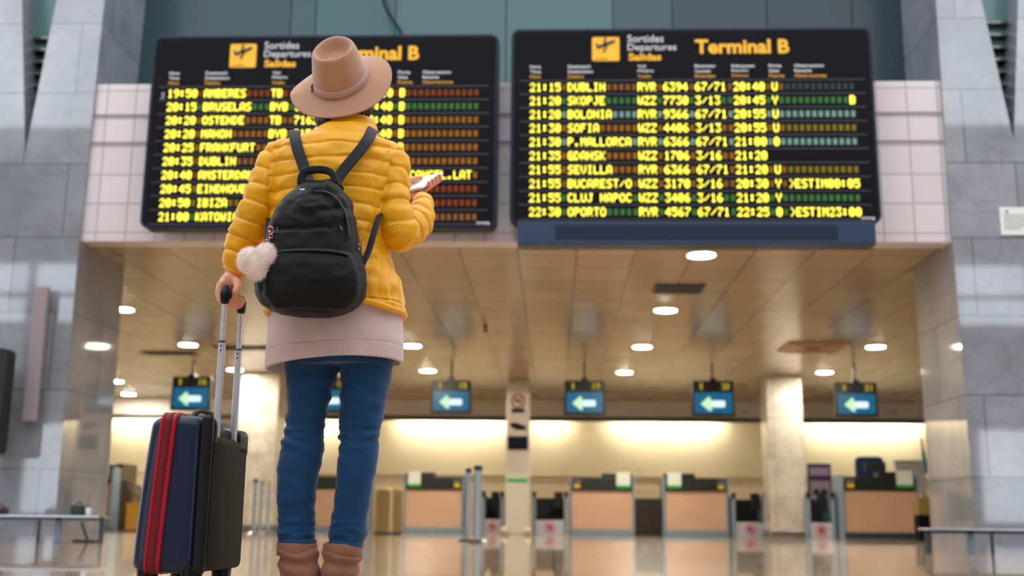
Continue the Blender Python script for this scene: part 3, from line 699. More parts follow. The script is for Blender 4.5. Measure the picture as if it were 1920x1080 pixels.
belt(1373, 1438, 24.25, 'baggage belt left of the right marble column')
belt(1513, 1566, 23.2, 'baggage belt under the purple poster')
Y = 24.7; xa, xb = xat(1192, Y, .4), xat(1241, Y, .4)
t = thing('low_cabinet', 'dark low cabinet between the two central counters', 'cabinet', ((xa + xb) / 2, Y, 0))
bm = B(); box(bm, (xa, Y, 0), (xb, Y + .6, .78)); obj('body', bm, mat('dark brown laminate', '#2b231f', .45), t, bevel=.01)
bm = B(); box(bm, (xa + .03, Y - .015, .06), ((xa + xb) / 2 - .01, Y, .74)); obj('door', bm, mat('dark brown door', '#30271f', .4), t); 
bm = B(); box(bm, ((xa + xb) / 2 + .01, Y - .015, .06), (xb - .03, Y, .74)); obj('door', bm, mat('dark door', '#2a2320', .4), t)
# poster stand, chair back, white board, right-hand bits
Y = 25.2; xa, xb = xat(1516, Y, 1), xat(1560, Y, 1)
zc = lambda py, Y_: at(1600, py, Y_).z
t = thing('poster_stand', 'purple poster stand beside the right marble column', 'poster', ((xa + xb) / 2, Y, 0))
bm = B(); box(bm, (xa, Y, zc(945, Y)), (xb, Y + .04, zc(870, Y))); obj('poster_board', bm, MAT['purple'], t, bevel=.006)
bm = B(); box(bm, (xa + .04, Y - .006, zc(892, Y)), (xb - .04, Y, zc(877, Y))); obj('light_band', bm, MAT['lilac'], t)
bm = B(); box(bm, (xa + .04, Y - .006, zc(942, Y)), (xb - .04, Y, zc(902, Y))); p_ = obj('photo_print', bm, mat('grey lilac print', '#8c8190', .5), t)
bm = B(); disc(bm, xa + .17, zc(924, Y), .07, Y - .01, Y - .006); disc(bm, xb - .17, zc(924, Y), .07, Y - .01, Y - .006); obj('dark_dots', bm, MAT['board_black'], p_)
for x in (xa + .05, xb - .09):
    bm = B(); box(bm, (x, Y + .01, 0), (x + .04, Y + .04, zc(944, Y))); obj('leg', bm, MAT['steel_dark'], t)
bm = B(); box(bm, (xa - .02, Y - .15, 0), (xb + .02, Y + .2, .02)); obj('base', bm, MAT['steel_dark'], t)
Y = 24.2; xa, xb = xat(1605, Y, 1.4), xat(1658, Y, 1.4)
t = thing('office_chair', 'high navy blue office chair behind the biggest counter', 'chair', ((xa + xb) / 2, Y, 0))
bm = B(); prism(bm, rrect(xa, zc(915, Y), xb, zc(856, Y), .1), Y, Y + .09); obj('backrest', bm, MAT['navy_cloth'], t, bevel=.02)
bm = B(); xm = (xa + xb) / 2; box(bm, (xm - .27, Y - .45, .62), (xm + .27, Y + .05, .72)); obj('seat', bm, MAT['navy_cloth'], t, bevel=.03)
bm = B(); box(bm, (xm - .04, Y + .05, .66), (xm + .04, Y + .1, 1.0)); obj('back_bar', bm, MAT['black'], t)
bm = B(); cyl(bm, (xm, Y - .2, .08), (xm, Y - .2, .63), .03); obj('gas_column', bm, MAT['black'], t)
bm = B()
for k in range(5): a = 2 * PI * k / 5; tube(bm, [(xm, Y - .2, .1), (xm + .28 * math.cos(a), Y - .2 + .28 * math.sin(a), .06)], .025, 8)
obj('star_base', bm, MAT['black'], t)
for k in range(5): a = 2 * PI * k / 5; bm = B(); ball(bm, (xm + .28 * math.cos(a), Y - .2 + .28 * math.sin(a), .03), .03, seg=10); obj('caster', bm, MAT['black'], t)
Y = 23.05; xa, xb = xat(1640, Y, 1.4), xat(1664, Y, 1.4)
t = thing('desk_monitor', 'dark monitor seen from behind on the biggest counter', 'monitor', (xat(1652, Y, 1.3), Y, 1.3))
bm = B(); box(bm, (xat(1622, Y, 1.3), Y, 1.3), (xat(1662, Y, 1.3), Y + .05, 1.5)); obj('screen_back', bm, MAT['desk_dark'], t, bevel=.01)
bm = B(); box(bm, (xat(1640, Y, 1.3), Y + .02, 1.295), (xat(1646, Y, 1.3), Y + .06, 1.34)); obj('stand', bm, MAT['black'], t)
Y = 26.5; xa, xb = xat(1681, Y, 1.2), xat(1736, Y, 1.2)
t = thing('white_board', 'white board on legs right of the navy chair', 'board', ((xa + xb) / 2, Y, 0))
bm = B(); box(bm, (xa, Y, zc(925, Y)), (xb, Y + .05, zc(866, Y))); obj('panel', bm, mat('pale blue white panel', '#c9ced3', .4), t, bevel=.006)
bm = B(); box(bm, (xa - .02, Y - .01, zc(866, Y)), (xb + .02, Y + .06, zc(863, Y))); obj('top_frame', bm, MAT['desk_blue'], t)
for x in (xa + .02, xb - .06):
    bm = B(); box(bm, (x, Y + .01, 0), (x + .04, Y + .04, zc(925, Y))); obj('leg', bm, MAT['steel_dark'], t)
Y = 21.0; xa, xb = xat(1723, Y, .4), xat(1744, Y, .4)
t = thing('rubbish_box', 'dark box with an olive top beside the right pillar', 'box', ((xa + xb) / 2, Y, 0))
bm = B(); box(bm, (xa, Y, 0), (xb, Y + .3, .45)); obj('body', bm, MAT['board_black'], t, bevel=.01)
bm = B(); box(bm, (xa, Y, .45), (xb, Y + .3, .76)); obj('upper_body', bm, mat('olive panel', '#80703a', .5), t, bevel=.01)
Y = 22.0
xx = xat(1732, Y, 1.5)
t = thing('hanging_umbrella', 'slim dark and blue umbrella shape hanging beside the right pillar', 'umbrella', (xx, Y, zc(885, Y)))
bm = B(); tube(bm, [(xx - .02, Y, zc(822, Y)), (xx, Y, zc(850, Y))], .02, 10); obj('shaft', bm, MAT['brown'], t)
bm = B(); tube(bm, [(xx, Y, zc(845, Y)), (xx + .02, Y, zc(870, Y)), (xx + .03, Y, zc(884, Y))], [.03, .045, .03], 10); obj('folded_canopy', bm, mat('teal blue cloth', '#135a78', .7), t)
bm = B(); cyl(bm, (xx - .02, Y, zc(824, Y)), (xx - .02, Y, CEIL), .004, 8); obj('hanging_cord', bm, MAT['steel_dark'], t)

# steel posts and barrier posts
def post(px, Y, h, r, label, head, m='post_blue', grp='silver queue posts'):
    x = xat(px, Y, h / 2)
    t = thing('barrier_post', label, 'post', (x, Y, 0), grp)
    bm = B(); lathe(bm, [(.0, 0), (.11, 0), (.12, .012), (.1, .03), (.03, .045)], (x, Y, 0), 28); obj('base', bm, MAT['steel'], t, smooth=False)
    bm = B(); cyl(bm, (x, Y, .03), (x, Y, h), r); obj('pole', bm, MAT[m], t, smooth=False)
    bm = B(); lathe(bm, [(r * .9, h), (r * 1.15, h), (r * 1.15, h + .05), (r * .9, h + .06), (0, h + .06)], (x, Y, 0), 24); obj('belt_head', bm, MAT[head], t, smooth=False)
    return x
hp = at(880, 884, 14.6).z
post(877.5, 15.0, hp, .035, 'left one of the two tall silver posts near the middle', 'steel_dark')
post(895.5, 14.3, hp, .048, 'right one of the two tall silver posts near the middle', 'steel_dark')
hp = at(480, 905, 19.5).z
post(477, 19.5, hp, .035, 'blue grey barrier post nearest the suitcase', 'desk_navy', 'post_blue', 'barrier posts left of the jeans')
post(489, 20.2, hp, .035, 'blue grey barrier post, middle one between suitcase and jeans', 'desk_blue', 'post_blue', 'barrier posts left of the jeans')
xq = post(503, 19.8, hp, .03, 'silver barrier post with yellow head left of the jeans', 'ysticker', 'post_blue', 'barrier posts left of the jeans')
# brushed warm metal drum
Y = 22.5; xa, xb = xat(703, Y, .5), xat(754, Y, .5)
t = thing('metal_drum', 'shiny warm metal drum between jeans and counter', 'drum', ((xa + xb) / 2, Y, 0))
r = (xb - xa) / 2
bm = B(); lathe(bm, [(r, 0), (r, .85), (r * .97, .87), (0, .87)], ((xa + xb) / 2, Y, 0), 48); obj('drum_body', bm, mat('brushed champagne metal', '#c4ad7c', .3, metal=.9), t, smooth=False)
bm = B(); lathe(bm, [(r * 1.02, .0), (r * 1.02, .04), (r, .04)], ((xa + xb) / 2, Y, 0), 48); obj('foot_ring', bm, MAT['steel_dark'], t)

# hanging arrow screens
def screen(pl, pr, pt, pb, n, label):
    Y = 21.5; xa, xb = xat(pl, Y, 2.6), xat(pr, Y, 2.6); z1, z0 = at((pl + pr) / 2, pt, Y).z, at((pl + pr) / 2, pb, Y).z; w = xb - xa; h = z1 - z0; xm = (xa + xb) / 2
    t = thing('hanging_screen', label, 'screen', (xm, Y, z0), 'hanging arrow screens')
    zs = z0 + h * .68
    bm = B(); prism(bm, [(xa, z0), (xb, z0), (xb - .02, z1), (xa + .02, z1)], Y, Y + .14); obj('housing', bm, MAT['black'], t, bevel=.012)
    bm = B(); prism(bm, rrect(xa + .05, z0 + .05, xb - .05, zs - .01, .02), Y - .006, Y + .002); s = obj('display', bm, MAT['screen_teal'], t)
    zc_ = z0 + h * .34; k = w / 78
    bm = B(); prism(bm, [(xm - 23 * k, zc_), (xm - 9 * k, zc_ + 13 * k), (xm - 6 * k, zc_ + 12 * k), (xm - 4 * k, zc_ + 5 * k), (xm - 4 * k, zc_ - 5 * k), (xm - 3 * k, zc_ - 12 * k), (xm - 7 * k, zc_ - 13 * k)], Y - .012, Y - .006); obj('arrow_head', bm, MAT['arrow_green'], s)
    bm = B(); prism(bm, rrect(xm - 4 * k, zc_ - 6 * k, xm + 21 * k, zc_ + 6 * k, 3 * k), Y - .012, Y - .006); obj('arrow_tail', bm, MAT['arrow_white'], s)
    for (a, b) in ((-.40, -.12), (.14, .40)):
        bm = B(); box(bm, (xm + a * w, Y - .006, zs + .03), (xm + b * w, Y + .002, z1 - .03)); obj('number_window', bm, mat('dark olive window', '#2a2410', .4), t)
    bm = B(); text_into(bm, n, xm + .2 * w, zs + .045, .18 * w, h * .19, Y - .008, .03); text_into(bm, '1', xm - .3 * w, zs + .045, .05 * w, h * .19, Y - .008, .03); obj('number', bm, MAT['led_dim'], t)
    bm = B(); cyl(bm, (xm, Y + .07, z1), (xm, Y + .07, CEIL), .02, 12); obj('ceiling_rod', bm, MAT['black'], t)
    bm = B(); box(bm, (xm - .06, Y - .01, zs + .01), (xm + .06, Y + .12, z1 + .05)); obj('hinge_block', bm, MAT['black'], t)
screen(320, 395, 706, 769, '16', 'hanging screen with left arrow, leftmost, above the suitcase')
screen(578, 655, 710, 773, '17', 'hanging screen with left arrow, mostly hidden behind the jeans')
screen(808, 884, 713, 775, '18', 'hanging screen with left arrow, first to the right of the jeans')
screen(1057, 1135, 714, 778, '19', 'hanging screen with left arrow, right of the totem')
screen(1297, 1378, 714, 780, '20', 'hanging screen with left arrow, left of the right marble column')
screen(1566, 1646, 717, 781, '21', 'hanging screen with left arrow, rightmost, nearest the right pillar')
# small white emergency lights on the bulkhead
for px, d in ((1398, 'left of the right marble column'), (1672, 'at the right end')):
    p = at(px, 774, 28.44)
    t = thing('emergency_light', 'small pale emergency light on the grey bulkhead ' + d, 'light', (p.x, 28.5, p.z), 'emergency lights on the bulkhead')
    bm = B(); box(bm, (p.x - .13, 28.4, p.z - .05), (p.x + .13, 28.5, p.z + .05)); obj('case', bm, MAT['paper'], t, bevel=.01)
    bm = B(); box(bm, (p.x - .1, 28.392, p.z - .03), (p.x + .1, 28.4, p.z + .03)); obj('diffuser', bm, MAT['white_trim'], t)

# ================================================================== the traveller
YT = 3.3
def P(px, py, d=0.0):
    v = at(px, py, YT + d); return (v.x, v.y, v.z)
PX = 1 / 617.0                   # metres per photo pixel at the traveller
zpx = lambda py, d=0.0: at(620, py, YT + d).z
def cloth(name, col, rough, fibre=None, wave=None, sheen=.2, spec=.3, weave=None, var=.08):
    m = mat(name, col, rough, spec=spec, sheen=sheen, var=(14, var))
    nt = m.node_tree; L = nt.links.new; b = nt.nodes['Principled BSDF']; tc = nt.nodes['Texture Coordinate']
    h = None
    if fibre:
        n = nt.nodes.new('ShaderNodeTexNoise'); n.inputs['Scale'].default_value = fibre[0]; n.inputs['Detail'].default_value = 6
        L(tc.outputs['Object'], n.inputs[0]); bp = nt.nodes.new('ShaderNodeBump'); bp.inputs['Strength'].default_value = fibre[1]; bp.inputs['Distance'].default_value = .002
        L(n.outputs[0], bp.inputs['Height']); h = bp
    if wave:                     # (scale, strength, direction, distortion)
        w = nt.nodes.new('ShaderNodeTexWave'); w.bands_direction = wave[2]; w.inputs['Scale'].default_value = wave[0]; w.inputs['Distortion'].default_value = wave[3]
        L(tc.outputs['Object'], w.inputs[0]); bp = nt.nodes.new('ShaderNodeBump'); bp.inputs['Strength'].default_value = wave[1]; bp.inputs['Distance'].default_value = .002
        L(w.outputs[0], bp.inputs['Height'])
        if h: L(h.outputs[0], bp.inputs['Normal'])
        h = bp
    if h: L(h.outputs[0], b.inputs['Normal'])
    return m
SKIN = mat('light warm skin', '#e0a488', .5, spec=.35, var=(20, .06)); SKIN.node_tree.nodes['Principled BSDF'].inputs['Subsurface Weight'].default_value = .15
SKIN.node_tree.nodes['Principled BSDF'].inputs['Subsurface Radius'].default_value = (.01, .004, .002)
JACKET = cloth('mustard yellow quilted nylon', '#e9a808', .42, fibre=(45, .7), sheen=0, spec=.38)
KNIT = cloth('pinkish grey knit', '#cfbab8', .9, fibre=(260, .5), sheen=.5, var=.05)
RIB = cloth('pinkish grey ribbed knit', '#d0b9b7', .9, fibre=(260, .4), sheen=.5, var=.05)
DENIM = cloth('blue denim', '#083c66', .8, fibre=(320, .4), sheen=.25, var=.14)
BOOT = cloth('brown suede', '#8a5f4c', .85, fibre=(180, .4), sheen=.3, var=.16)
FELT = cloth('tan felt', '#b58c74', .85, fibre=(300, .3), sheen=.45, var=.03)
BAND = cloth('dusty pink leather', '#b8918a', .5, fibre=(90, .2), sheen=.1)
HAIR = cloth('dark brown hair', '#1c0f0d', .4, fibre=(120, .3), wave=(28, .9, 'X', 3.0), sheen=0, spec=.5)
NYLON = cloth('black nylon', '#05060c', .52, fibre=(40, .8), sheen=.02, spec=.22, var=.15)
STRAPM = cloth('black webbing', '#111620', .6, fibre=(300, .5), sheen=.05, spec=.25)
FURM = cloth('pale pink fur', '#fff3ee', .9, sheen=.9, var=.05)

person = thing('person', 'person seen from behind in yellow quilted jacket, tan hat, jeans and brown boots', 'person', (P(618, 1000)[0], YT, 0))

# --- where the suitcase stands, needed for the hand on its handle
TH = math.radians(2)
d1 = Vector((-math.cos(TH), math.sin(TH), 0)); d2 = Vector((math.sin(TH), math.cos(TH), 0))
SO = Vector(P(386, 930, -.16)); SO.z = 0
def S(u, v, z): return SO + d1 * u + d2 * v + Vector((0, 0, z))
ztop = zpx(556, -.09)
# --- hat frame, needed for the head as well
HC = Vector(P(638, 150, .03))                                     # centre of the crown base
beta, roll = math.radians(55), math.radians(-16)
HR = Matrix.Rotation(-roll * -1, 3, 'Y') @ Matrix.Rotation(beta, 3, 'X')   # tipped back, right side up
# hat axes in world space: up leans back and to the left
hup = HR @ Vector((0, 0, 1)); hrt = HR @ Vector((1, 0, 0)); hfw = HR @ Vector((0, 1, 0))
def HL(x, y, z): return HC + hrt * (x + .09 * z) + hfw * y + hup * z

# --- body: one continuous surface
bm = B()
hc = HL(0, .05, -.06)
ball(bm, hc, (.074, .092, .095), rot=HR, seg=28)                   # skull
ball(bm, hc + hfw * .035 - hup * .055, (.056, .062, .062), rot=HR, seg=20)   # jaw
fx = lambda x, y, z: hc + hrt * x + hfw * y + hup * z
tube(bm, [fx(0, .088, .0), fx(0, .106, -.03)], [.008, .013], 10)   # nose
ball(bm, fx(0, .088, -.062), (.022, .010, .009), rot=HR, seg=12)   # lips
ball(bm, fx(0, .084, -.09), (.018, .014, .014), rot=HR, seg=12)    # chin
for s in (-1, 1):
    ball(bm, fx(.03 * s, .082, .008), (.013, .010, .009), rot=HR, seg=12)      # eyes
    ball(bm, fx(.03 * s, .084, .026), (.018, .008, .005), rot=HR, seg=12)      # brows
    ball(bm, fx(.076 * s, .0, -.02), (.008, .018, .03), rot=HR, seg=14)        # ears
    ball(bm, fx(.04 * s, .07, -.03), (.02, .02, .02), rot=HR, seg=12)          # cheeks
neck_top = hc - hup * .04 - hfw * .01
neck_base = Vector(P(645, 262, .01))
tube(bm, [tuple(neck_top), tuple((neck_top + neck_base) / 2), tuple(neck_base)], [.055, .052, .06], 18)
tor = [(258, 590, 700, .06), (290, 545, 725, .075), (350, 540, 712, .085), (420, 545, 705, .08), (480, 545, 705, .08), (540, 530, 720, .09), (600, 520, 735, .10), (650, 527, 736, .10), (664, 533, 735, .09)]
bm_t = [[Vector(P((l + r) / 2, py, 0)) + Vector(((r - l) / 2 * PX * math.cos(a), hd * math.sin(a), 0)) for a in [2 * PI * k / 28 for k in range(28)]] for py, l, r, hd in tor]
rings(bm, bm_t)
LEGS = {'L': [(685, 585, 50, .0), (720, 581, 44, .0), (760, 577, 37, .0), (800, 572, 35.5, 0), (822, 569, 37, -.005), (840, 567, 39.5, -.01), (880, 559.5, 38.5, -.012), (920, 556, 35, -.01), (960, 556, 34, -.005), (1000, 556, 34, 0), (1022, 557, 33, .0)],
        'R': [(683, 688, 50, .0), (720, 686, 45, .0), (760, 680, 42, .0), (800, 675, 39, 0), (822, 673.5, 36.5, -.005), (840, 673, 36, -.01), (880, 668, 35.5, -.012), (920, 663, 33.5, -.01), (960, 658, 32.5, -.005), (1000, 651, 34, 0), (1026, 646, 32, .0)]}
for k, L_ in LEGS.items():
    pts = [P(x, y, d) for y, x, w, d in L_]; rad = [w * PX * .82 for y, x, w, d in L_]
    fx_, fy_ = pts[-1][0], pts[-1][1]
    tube(bm, pts + [(fx_, fy_, .07)], rad + [.035], 18)
    tube(bm, [(fx_, fy_ - .03, .045), (fx_, fy_ + .06, .04), (fx_ + (.01 if k == 'R' else -.01), fy_ + .16, .03)], [.033, .036, .028], 14)
ARM = {'L': [(545, 284, 29, .0), (523, 298, 33, -.01), (508, 330, 34, -.02), (493, 366, 35, -.03), (475, 408, 34, -.03), (461, 445, 33, -.02), (449, 484, 30, -.01), (440, 508, 25, 0)],
       'R': [(720, 288, 28, .0), (738, 303, 30, -.01), (739, 350, 28.5, -.03), (740, 400, 31, -.045), (750, 436, 37, -.03), (774, 422, 35, .03), (790, 398, 25, .09), (793, 374, 18, .14)]}
ARMW = {k: [(Vector(P(x, y, d)), w * PX) for x, y, w, d in v] for k, v in ARM.items()}
for k, v in ARMW.items():
    tube(bm, [tuple(p) for p, r in v], [r * (.72 if i < len(v) - 1 else .7) for i, (p, r) in enumerate(v)], 16, smooth=3)
# left hand closed round the trolley handle
G0, G1 = S(.006, .072, ztop + .014), S(.006, .228, ztop + .014)       # ends of the handle bar
gax = (G1 - G0).normalized(); gm = G0.lerp(G1, .46)
up_ = (Vector((0, 0, 1)) - gax * gax.z).normalized(); lf = up_.cross(gax).normalized()
if lf.x > 0: lf = -lf
def GH(a, l, u): return gm + gax * a + lf * l + up_ * u            # along the bar, outward left, up
wr = ARMW['L'][-1][0]
tube(bm, [tuple(wr), tuple(wr + Vector((-.004, .0, -.03)))], [.026, .025], 14)
tube(bm, [tuple(wr + Vector((-.004, .0, -.02))), tuple(GH(0, .012, .042)), tuple(GH(0, .026, .026))], [.024, .029, .026], 16, flat=1.35, flatdir=gax)
for i, a in enumerate((-.036, -.012, .012, .035)):                 # four fingers round the bar
    ln = (.94, 1.05, 1.0, .86)[i]
    tube(bm, [tuple(GH(a * .9, .026, .034)), tuple(GH(a, .034 * ln, .012)), tuple(GH(a, .028 * ln, -.014)), tuple(GH(a, .008, -.027 * ln)), tuple(GH(a * .98, -.013, -.020)), tuple(GH(a * .96, -.02, -.006))],
         [.0115, .011, .0105, .0098, .0092, .0075], 12, smooth=3)
tube(bm, [tuple(GH(-.015, -.008, .045)), tuple(GH(-.032, -.024, .026)), tuple(GH(-.044, -.022, .004)), tuple(GH(-.036, -.016, -.014))], [.015, .013, .0115, .009], 12, smooth=3)
# right hand holding the phone
wrR = ARMW['R'][-1][0]
ph0, ph1 = Vector(P(772, 358, .15)), Vector(P(817, 327, .26))       # lower left and upper right end of the phone
pax = (ph1 - ph0).normalized(); pc = (ph0 + ph1) / 2
pn = Vector((-.35, -.55, .75)); pn = (pn - pax * pn.dot(pax)).normalized(); pw = pn.cross(pax).normalized()
if pw.z > 0: pw = -pw                                             # points to the lower side of the phone
def PH(a, w, n): return pc + pax * a + pw * w + pn * n
tube(bm, [tuple(wrR), tuple(wrR.lerp(PH(-.02, .03, -.02), .5)), tuple(PH(-.012, .026, -.018))], [.019, .021, .025], 14)
tube(bm, [tuple(PH(-.03, .03, -.016)), tuple(PH(.02, .03, -.02))], [.021, .019], 14)
for i, a in enumerate((-.032, -.010, .012, .033)):                 # fingers under the phone, tips over its far edge
    tube(bm, [tuple(PH(a * .8, .036, -.018)), tuple(PH(a, .045, -.028)), tuple(PH(a + .003, .018, -.024)), tuple(PH(a + .004, -.012, -.018)), tuple(PH(a + .004, -.036, -.010)), tuple(PH(a + .003, -.041, .003))],
         [.0105, .0105, .0098, .0092, .0085, .0072], 12, smooth=3)
tube(bm, [tuple(PH(-.035, .034, -.004)), tuple(PH(-.026, .046, .012)), tuple(PH(-.006, .034, .016)), tuple(PH(.014, .016, .0135))], [.0145, .013, .011, .0085], 12, smooth=3)
body = obj('body', bm, SKIN, person, voxel=.0034, relax=3)

# --- jacket: torso and sleeves grown together, then quilted
JT = [(226, 607, 699, .062, .04), (234, 599, 704, .072, .034), (245, 592, 708, .082, .025), (256, 583, 708, .092, .012), (264, 556, 720, .102, 0), (275, 532, 741, .115, 0), (300, 516, 752, .13, -.005), (350, 513, 744, .14, -.01), (400, 512, 733, .145, -.01),
      (450, 510, 726, .145, -.01), (480, 507, 731, .145, -.01), (510, 504, 743, .15, -.01), (540, 502, 754, .155, -.01), (575, 501, 758, .16, -.01), (592, 502, 757, .155, -.01)]
def sec(py, l, r, hd, d, n=40, e=.88):
    a0, a1 = P(l, py, d), P(r, py, d); c = (Vector(a0) + Vector(a1)) / 2; hw_ = (a1[0] - a0[0]) / 2; out = []
    for k in range(n):
        a = 2 * PI * k / n; ca, sa = math.cos(a), math.sin(a)
        out.append(c + Vector((hw_ * math.copysign(abs(ca) ** e, ca), hd * math.copysign(abs(sa) ** e, sa), 0)))
    return out
bm = B(); rs = [sec(py, l, r, hd * .93, d) for py, l, r, hd, d in JT]
for r, lift in ((rs[-1], .022), (rs[-2], .012)):                 # hem rises a little at the centre back
    for v in r: 
        if v.y < YT: v.z += lift * max(0, 1 - ((v.x - P(625, 590)[0]) / .19) ** 2)
rings(bm, rs)
for k, v in ARMW.items():
    tube(bm, [tuple(p) for p, r in v], [r * .96 for p, r in v], 24, smooth=4, round_ends=False)
jk = obj('jacket', bm, JACKET, person, voxel=.0036, relax=7)
tz0 = zpx(262); armpath = {}
for k, v in ARMW.items():
    q = catmull([list(p) + [r] for p, r in v], 12); pts = np.array(q); s = np.concatenate([[0], np.cumsum(np.linalg.norm(np.diff(pts[:, :3], axis=0), axis=1))]); armpath[k] = (pts, s)
def arm_param(co, k):
    pts, s = armpath[k]; best = np.full(len(co), 9.); sp = np.zeros(len(co))
    for i in range(len(pts)):
        d = np.linalg.norm(co - pts[i, :3], axis=1) / pts[i, 3]; m_ = d < best; best[m_] = d[m_]; sp[m_] = s[i] if i in (0, len(pts) - 1) else s[i]
        # refine by projecting on the local tangent
        if 0 < i < len(pts) - 1:
            t = pts[i + 1, :3] - pts[i - 1, :3]; t = t / np.linalg.norm(t); sp[m_] = s[i] + np.clip(((co[m_] - pts[i, :3]) @ t), -.02, .02)
    return best, sp
def quilt(co, no):
    dL, sL = arm_param(co, 'L'); dR, sR = arm_param(co, 'R')
    x, y, z = co.T
    w1 = nz(co, (7, 7, 9)); w2 = nz(co, (26, 26, 30), 5); w3 = nz(co, (13, 9, 34), 9)
    def puff(v, sharp=.36): return np.abs(np.sin(PI * v)) ** sharp
    pt = .0475
    vt = (z - tz0) / pt + w1 * .22
    vL = sL / .052 + w1 * .35; vR = sR / .056 + w1 * .35 + .35
    seamR_x = np.interp(z, [zpx(420), zpx(360), zpx(300), zpx(268)], [P(713, 420)[0], P(713, 360)[0], P(735, 300)[0], P(752, 268)[0]])
    armL = (dL < 1.16) & (x < P(517, 330)[0]); armR = (dR < 1.16) & (x > np.where(z > zpx(430), seamR_x, P(712, 440)[0]))
    v = vt.copy(); v[armL] = vL[armL]; v[armR] = vR[armR]
    p = puff(v)
    # armhole seams
    back = (y < YT + .05)
    cre = np.ones(len(co))
    m1 = back & (z > zpx(440)) & (z < zpx(262)); cre[m1] = np.clip(np.minimum(np.abs(x[m1] - P(517, 330)[0]), np.abs(x[m1] - seamR_x[m1])) / .009, 0, 1)
    # lower side panel with upright channels
    m2 = (z < zpx(448)) & (z > zpx(572)) & (x > P(672, 500)[0]) & ~armR & ~armL
    p2 = puff(x / .030 + (z - 1) * 1.6 + w1 * .3, .7); p[m2] = p2[m2]
    hem = np.clip((z - zpx(592)) / .02, 0, 1)
    p[m2] *= .7; d = .0060 * p * np.clip(cre, 0, 1) ** .5 + .0050 * w2 + .004 * w3 + .0055 * w1 - .002
    vv = np.abs(v - np.round(v)) * .05; vv[m2] = 1; d -= .0028 * np.exp(-(vv / .0045) ** 2) * (z > zpx(585))
    d[z > zpx(258)] *= .45
    return d
displaced(jk.data, quilt)
# left-over seam piping and drawcord bit at the left hem
bm = B(); r_ = sec(590, 503, 757, .158, -.01, 60); rings(bm, [[v + Vector((0, 0, .022 * max(0, 1 - ((v.x - P(625, 590)[0]) / .19) ** 2) if v.y < YT else 0)) + (Vector((v.x - P(630, 590)[0], v.y - YT, 0)).normalized() * o_) + Vector((0, 0, h_)) for v in r_] for o_, h_ in ((-.004, -.006), (.007, -.005), (.010, .002), (.007, .009), (-.004, .010))], cap=False)
obj('hem_binding', bm, JACKET, jk, smooth=True)

# --- sweater
SW = [(548, 512, 746, .125, 0), (585, 508, 754, .145, 0), (615, 506, 756, .150, 0), (640, 504, 756, .152, -.002), (655, 503, 755.5, .150, -.002), (672, 501.5, 755, .148, -.002), (684, 501, 754.5, .147, -.002)]
N_ = 240
bm = B(); rr = []
for i, (py, l, r, hd, d) in enumerate([tuple(np.array(a) * (1 - t) + np.array(b) * t) for a, b in zip(SW, SW[1:]) for t in (0, .2, .4, .6, .8)] + [SW[-1]]):
    ring = sec(py, l, r, hd, d, N_, .92)
    for k, v in enumerate(ring):
        u = (v.x - P(630, 650)[0]) / .2; f = max(0, (py - 548) / 136)
        v.z += f * (.014 * u - .004 + (.010 * (1 - u * u) if v.y < YT else 0))
        rad_ = Vector((v.x - P(630, 650)[0], v.y - YT, 0)).normalized()
        ww = .006 * noise.noise(Vector((v.x * 9, v.y * 9, v.z * 4))) + f * .007 * noise.noise(Vector((v.x * 16, v.y * 16, 3)))
        rib = .0016 * math.cos(k * 2 * PI / 3) if py > 648 else 0
        v += rad_ * (ww + rib)
    rr.append(ring)
# turn in the lower edge
low = rr[-1]; ctr = sum(low, Vector()) / len(low)
rr.append([v.lerp(ctr, .035) + Vector((0, 0, -.001)) for v in low]); rr.append([v.lerp(ctr, .05) + Vector((0, 0, .05)) for v in low])
split_i = [i for i, r in enumerate(rr) if r[0].z < zpx(648)][0]
rings(bm, rr[:split_i + 1]); obj('sweater', bm, KNIT, person, smooth=True)
bm = B(); rings(bm, rr[split_i:]); o = obj('ribbed_hem', bm, RIB, bpy.data.objects['sweater'], smooth=True)
# --- jeans
bm = B()
for k, L_ in LEGS.items():
    tube(bm, [P(x, y, d) for y, x, w, d in L_], [w * PX * 1.0 for y, x, w, d in L_], 30, smooth=4, round_ends=False)
rings(bm, [sec(py, l, r, hd, 0, 36, .85) for py, l, r, hd in ((612, 522, 744, .12), (640, 526, 742, .125), (668, 530, 740, .122), (688, 536, 738, .11))])
jn = obj('jeans', bm, DENIM, person, voxel=.0045, relax=4)
xm_ = P(628, 760)[0]
def wrinkle(co, no):
    x, y, z = co.T; side = np.where(x < xm_, 1., -1.)
    n1 = nz(co, (8, 8, 8), 3); n2 = nz(co, (6, 6, 30), 11); n3 = nz(co, (20, 20, 45), 2)
    def bandf(c, w): return np.exp(-((z - zpx(c)) / (w * PX)) ** 2)
    fold = np.sin(z * 2 * PI / .036 + n1 * 5 + (x - xm_) * side * 18); fold2 = np.sin(z * 2 * PI / .05 + n1 * 4 - (x - xm_) * side * 26)
    d = .0034 * (.55 + n3 * 2.2) * fold * (bandf(815, 34) * 1.0 + bandf(1000, 26) * .9) + .0022 * (.6 + n1 * 2) * fold2 * (bandf(735, 50) + bandf(880, 60) * .15) + .0028 * n2 + .0014 * n3 + .003 * n1
    return d - .001
displaced(jn.data, wrinkle)
for k, L_ in LEGS.items():       # turned cuffs just over the boots
    y, x, w, d = L_[-1]; c = Vector(P(x, y - 3, d)); r = w * PX
    bm = B(); rings(bm, [[c + Vector((math.cos(a) * q * r, math.sin(a) * q * r, h + .002 * math.sin(3 * a + 1))) for a in [2 * PI * j / 36 for j in range(36)]] for q, h in ((.9, -.007), (1.03, -.006), (1.05, .002), (1.04, .010), (.9, .012))], cap=False)
    obj('trouser_cuff', bm, DENIM, jn, smooth=True)
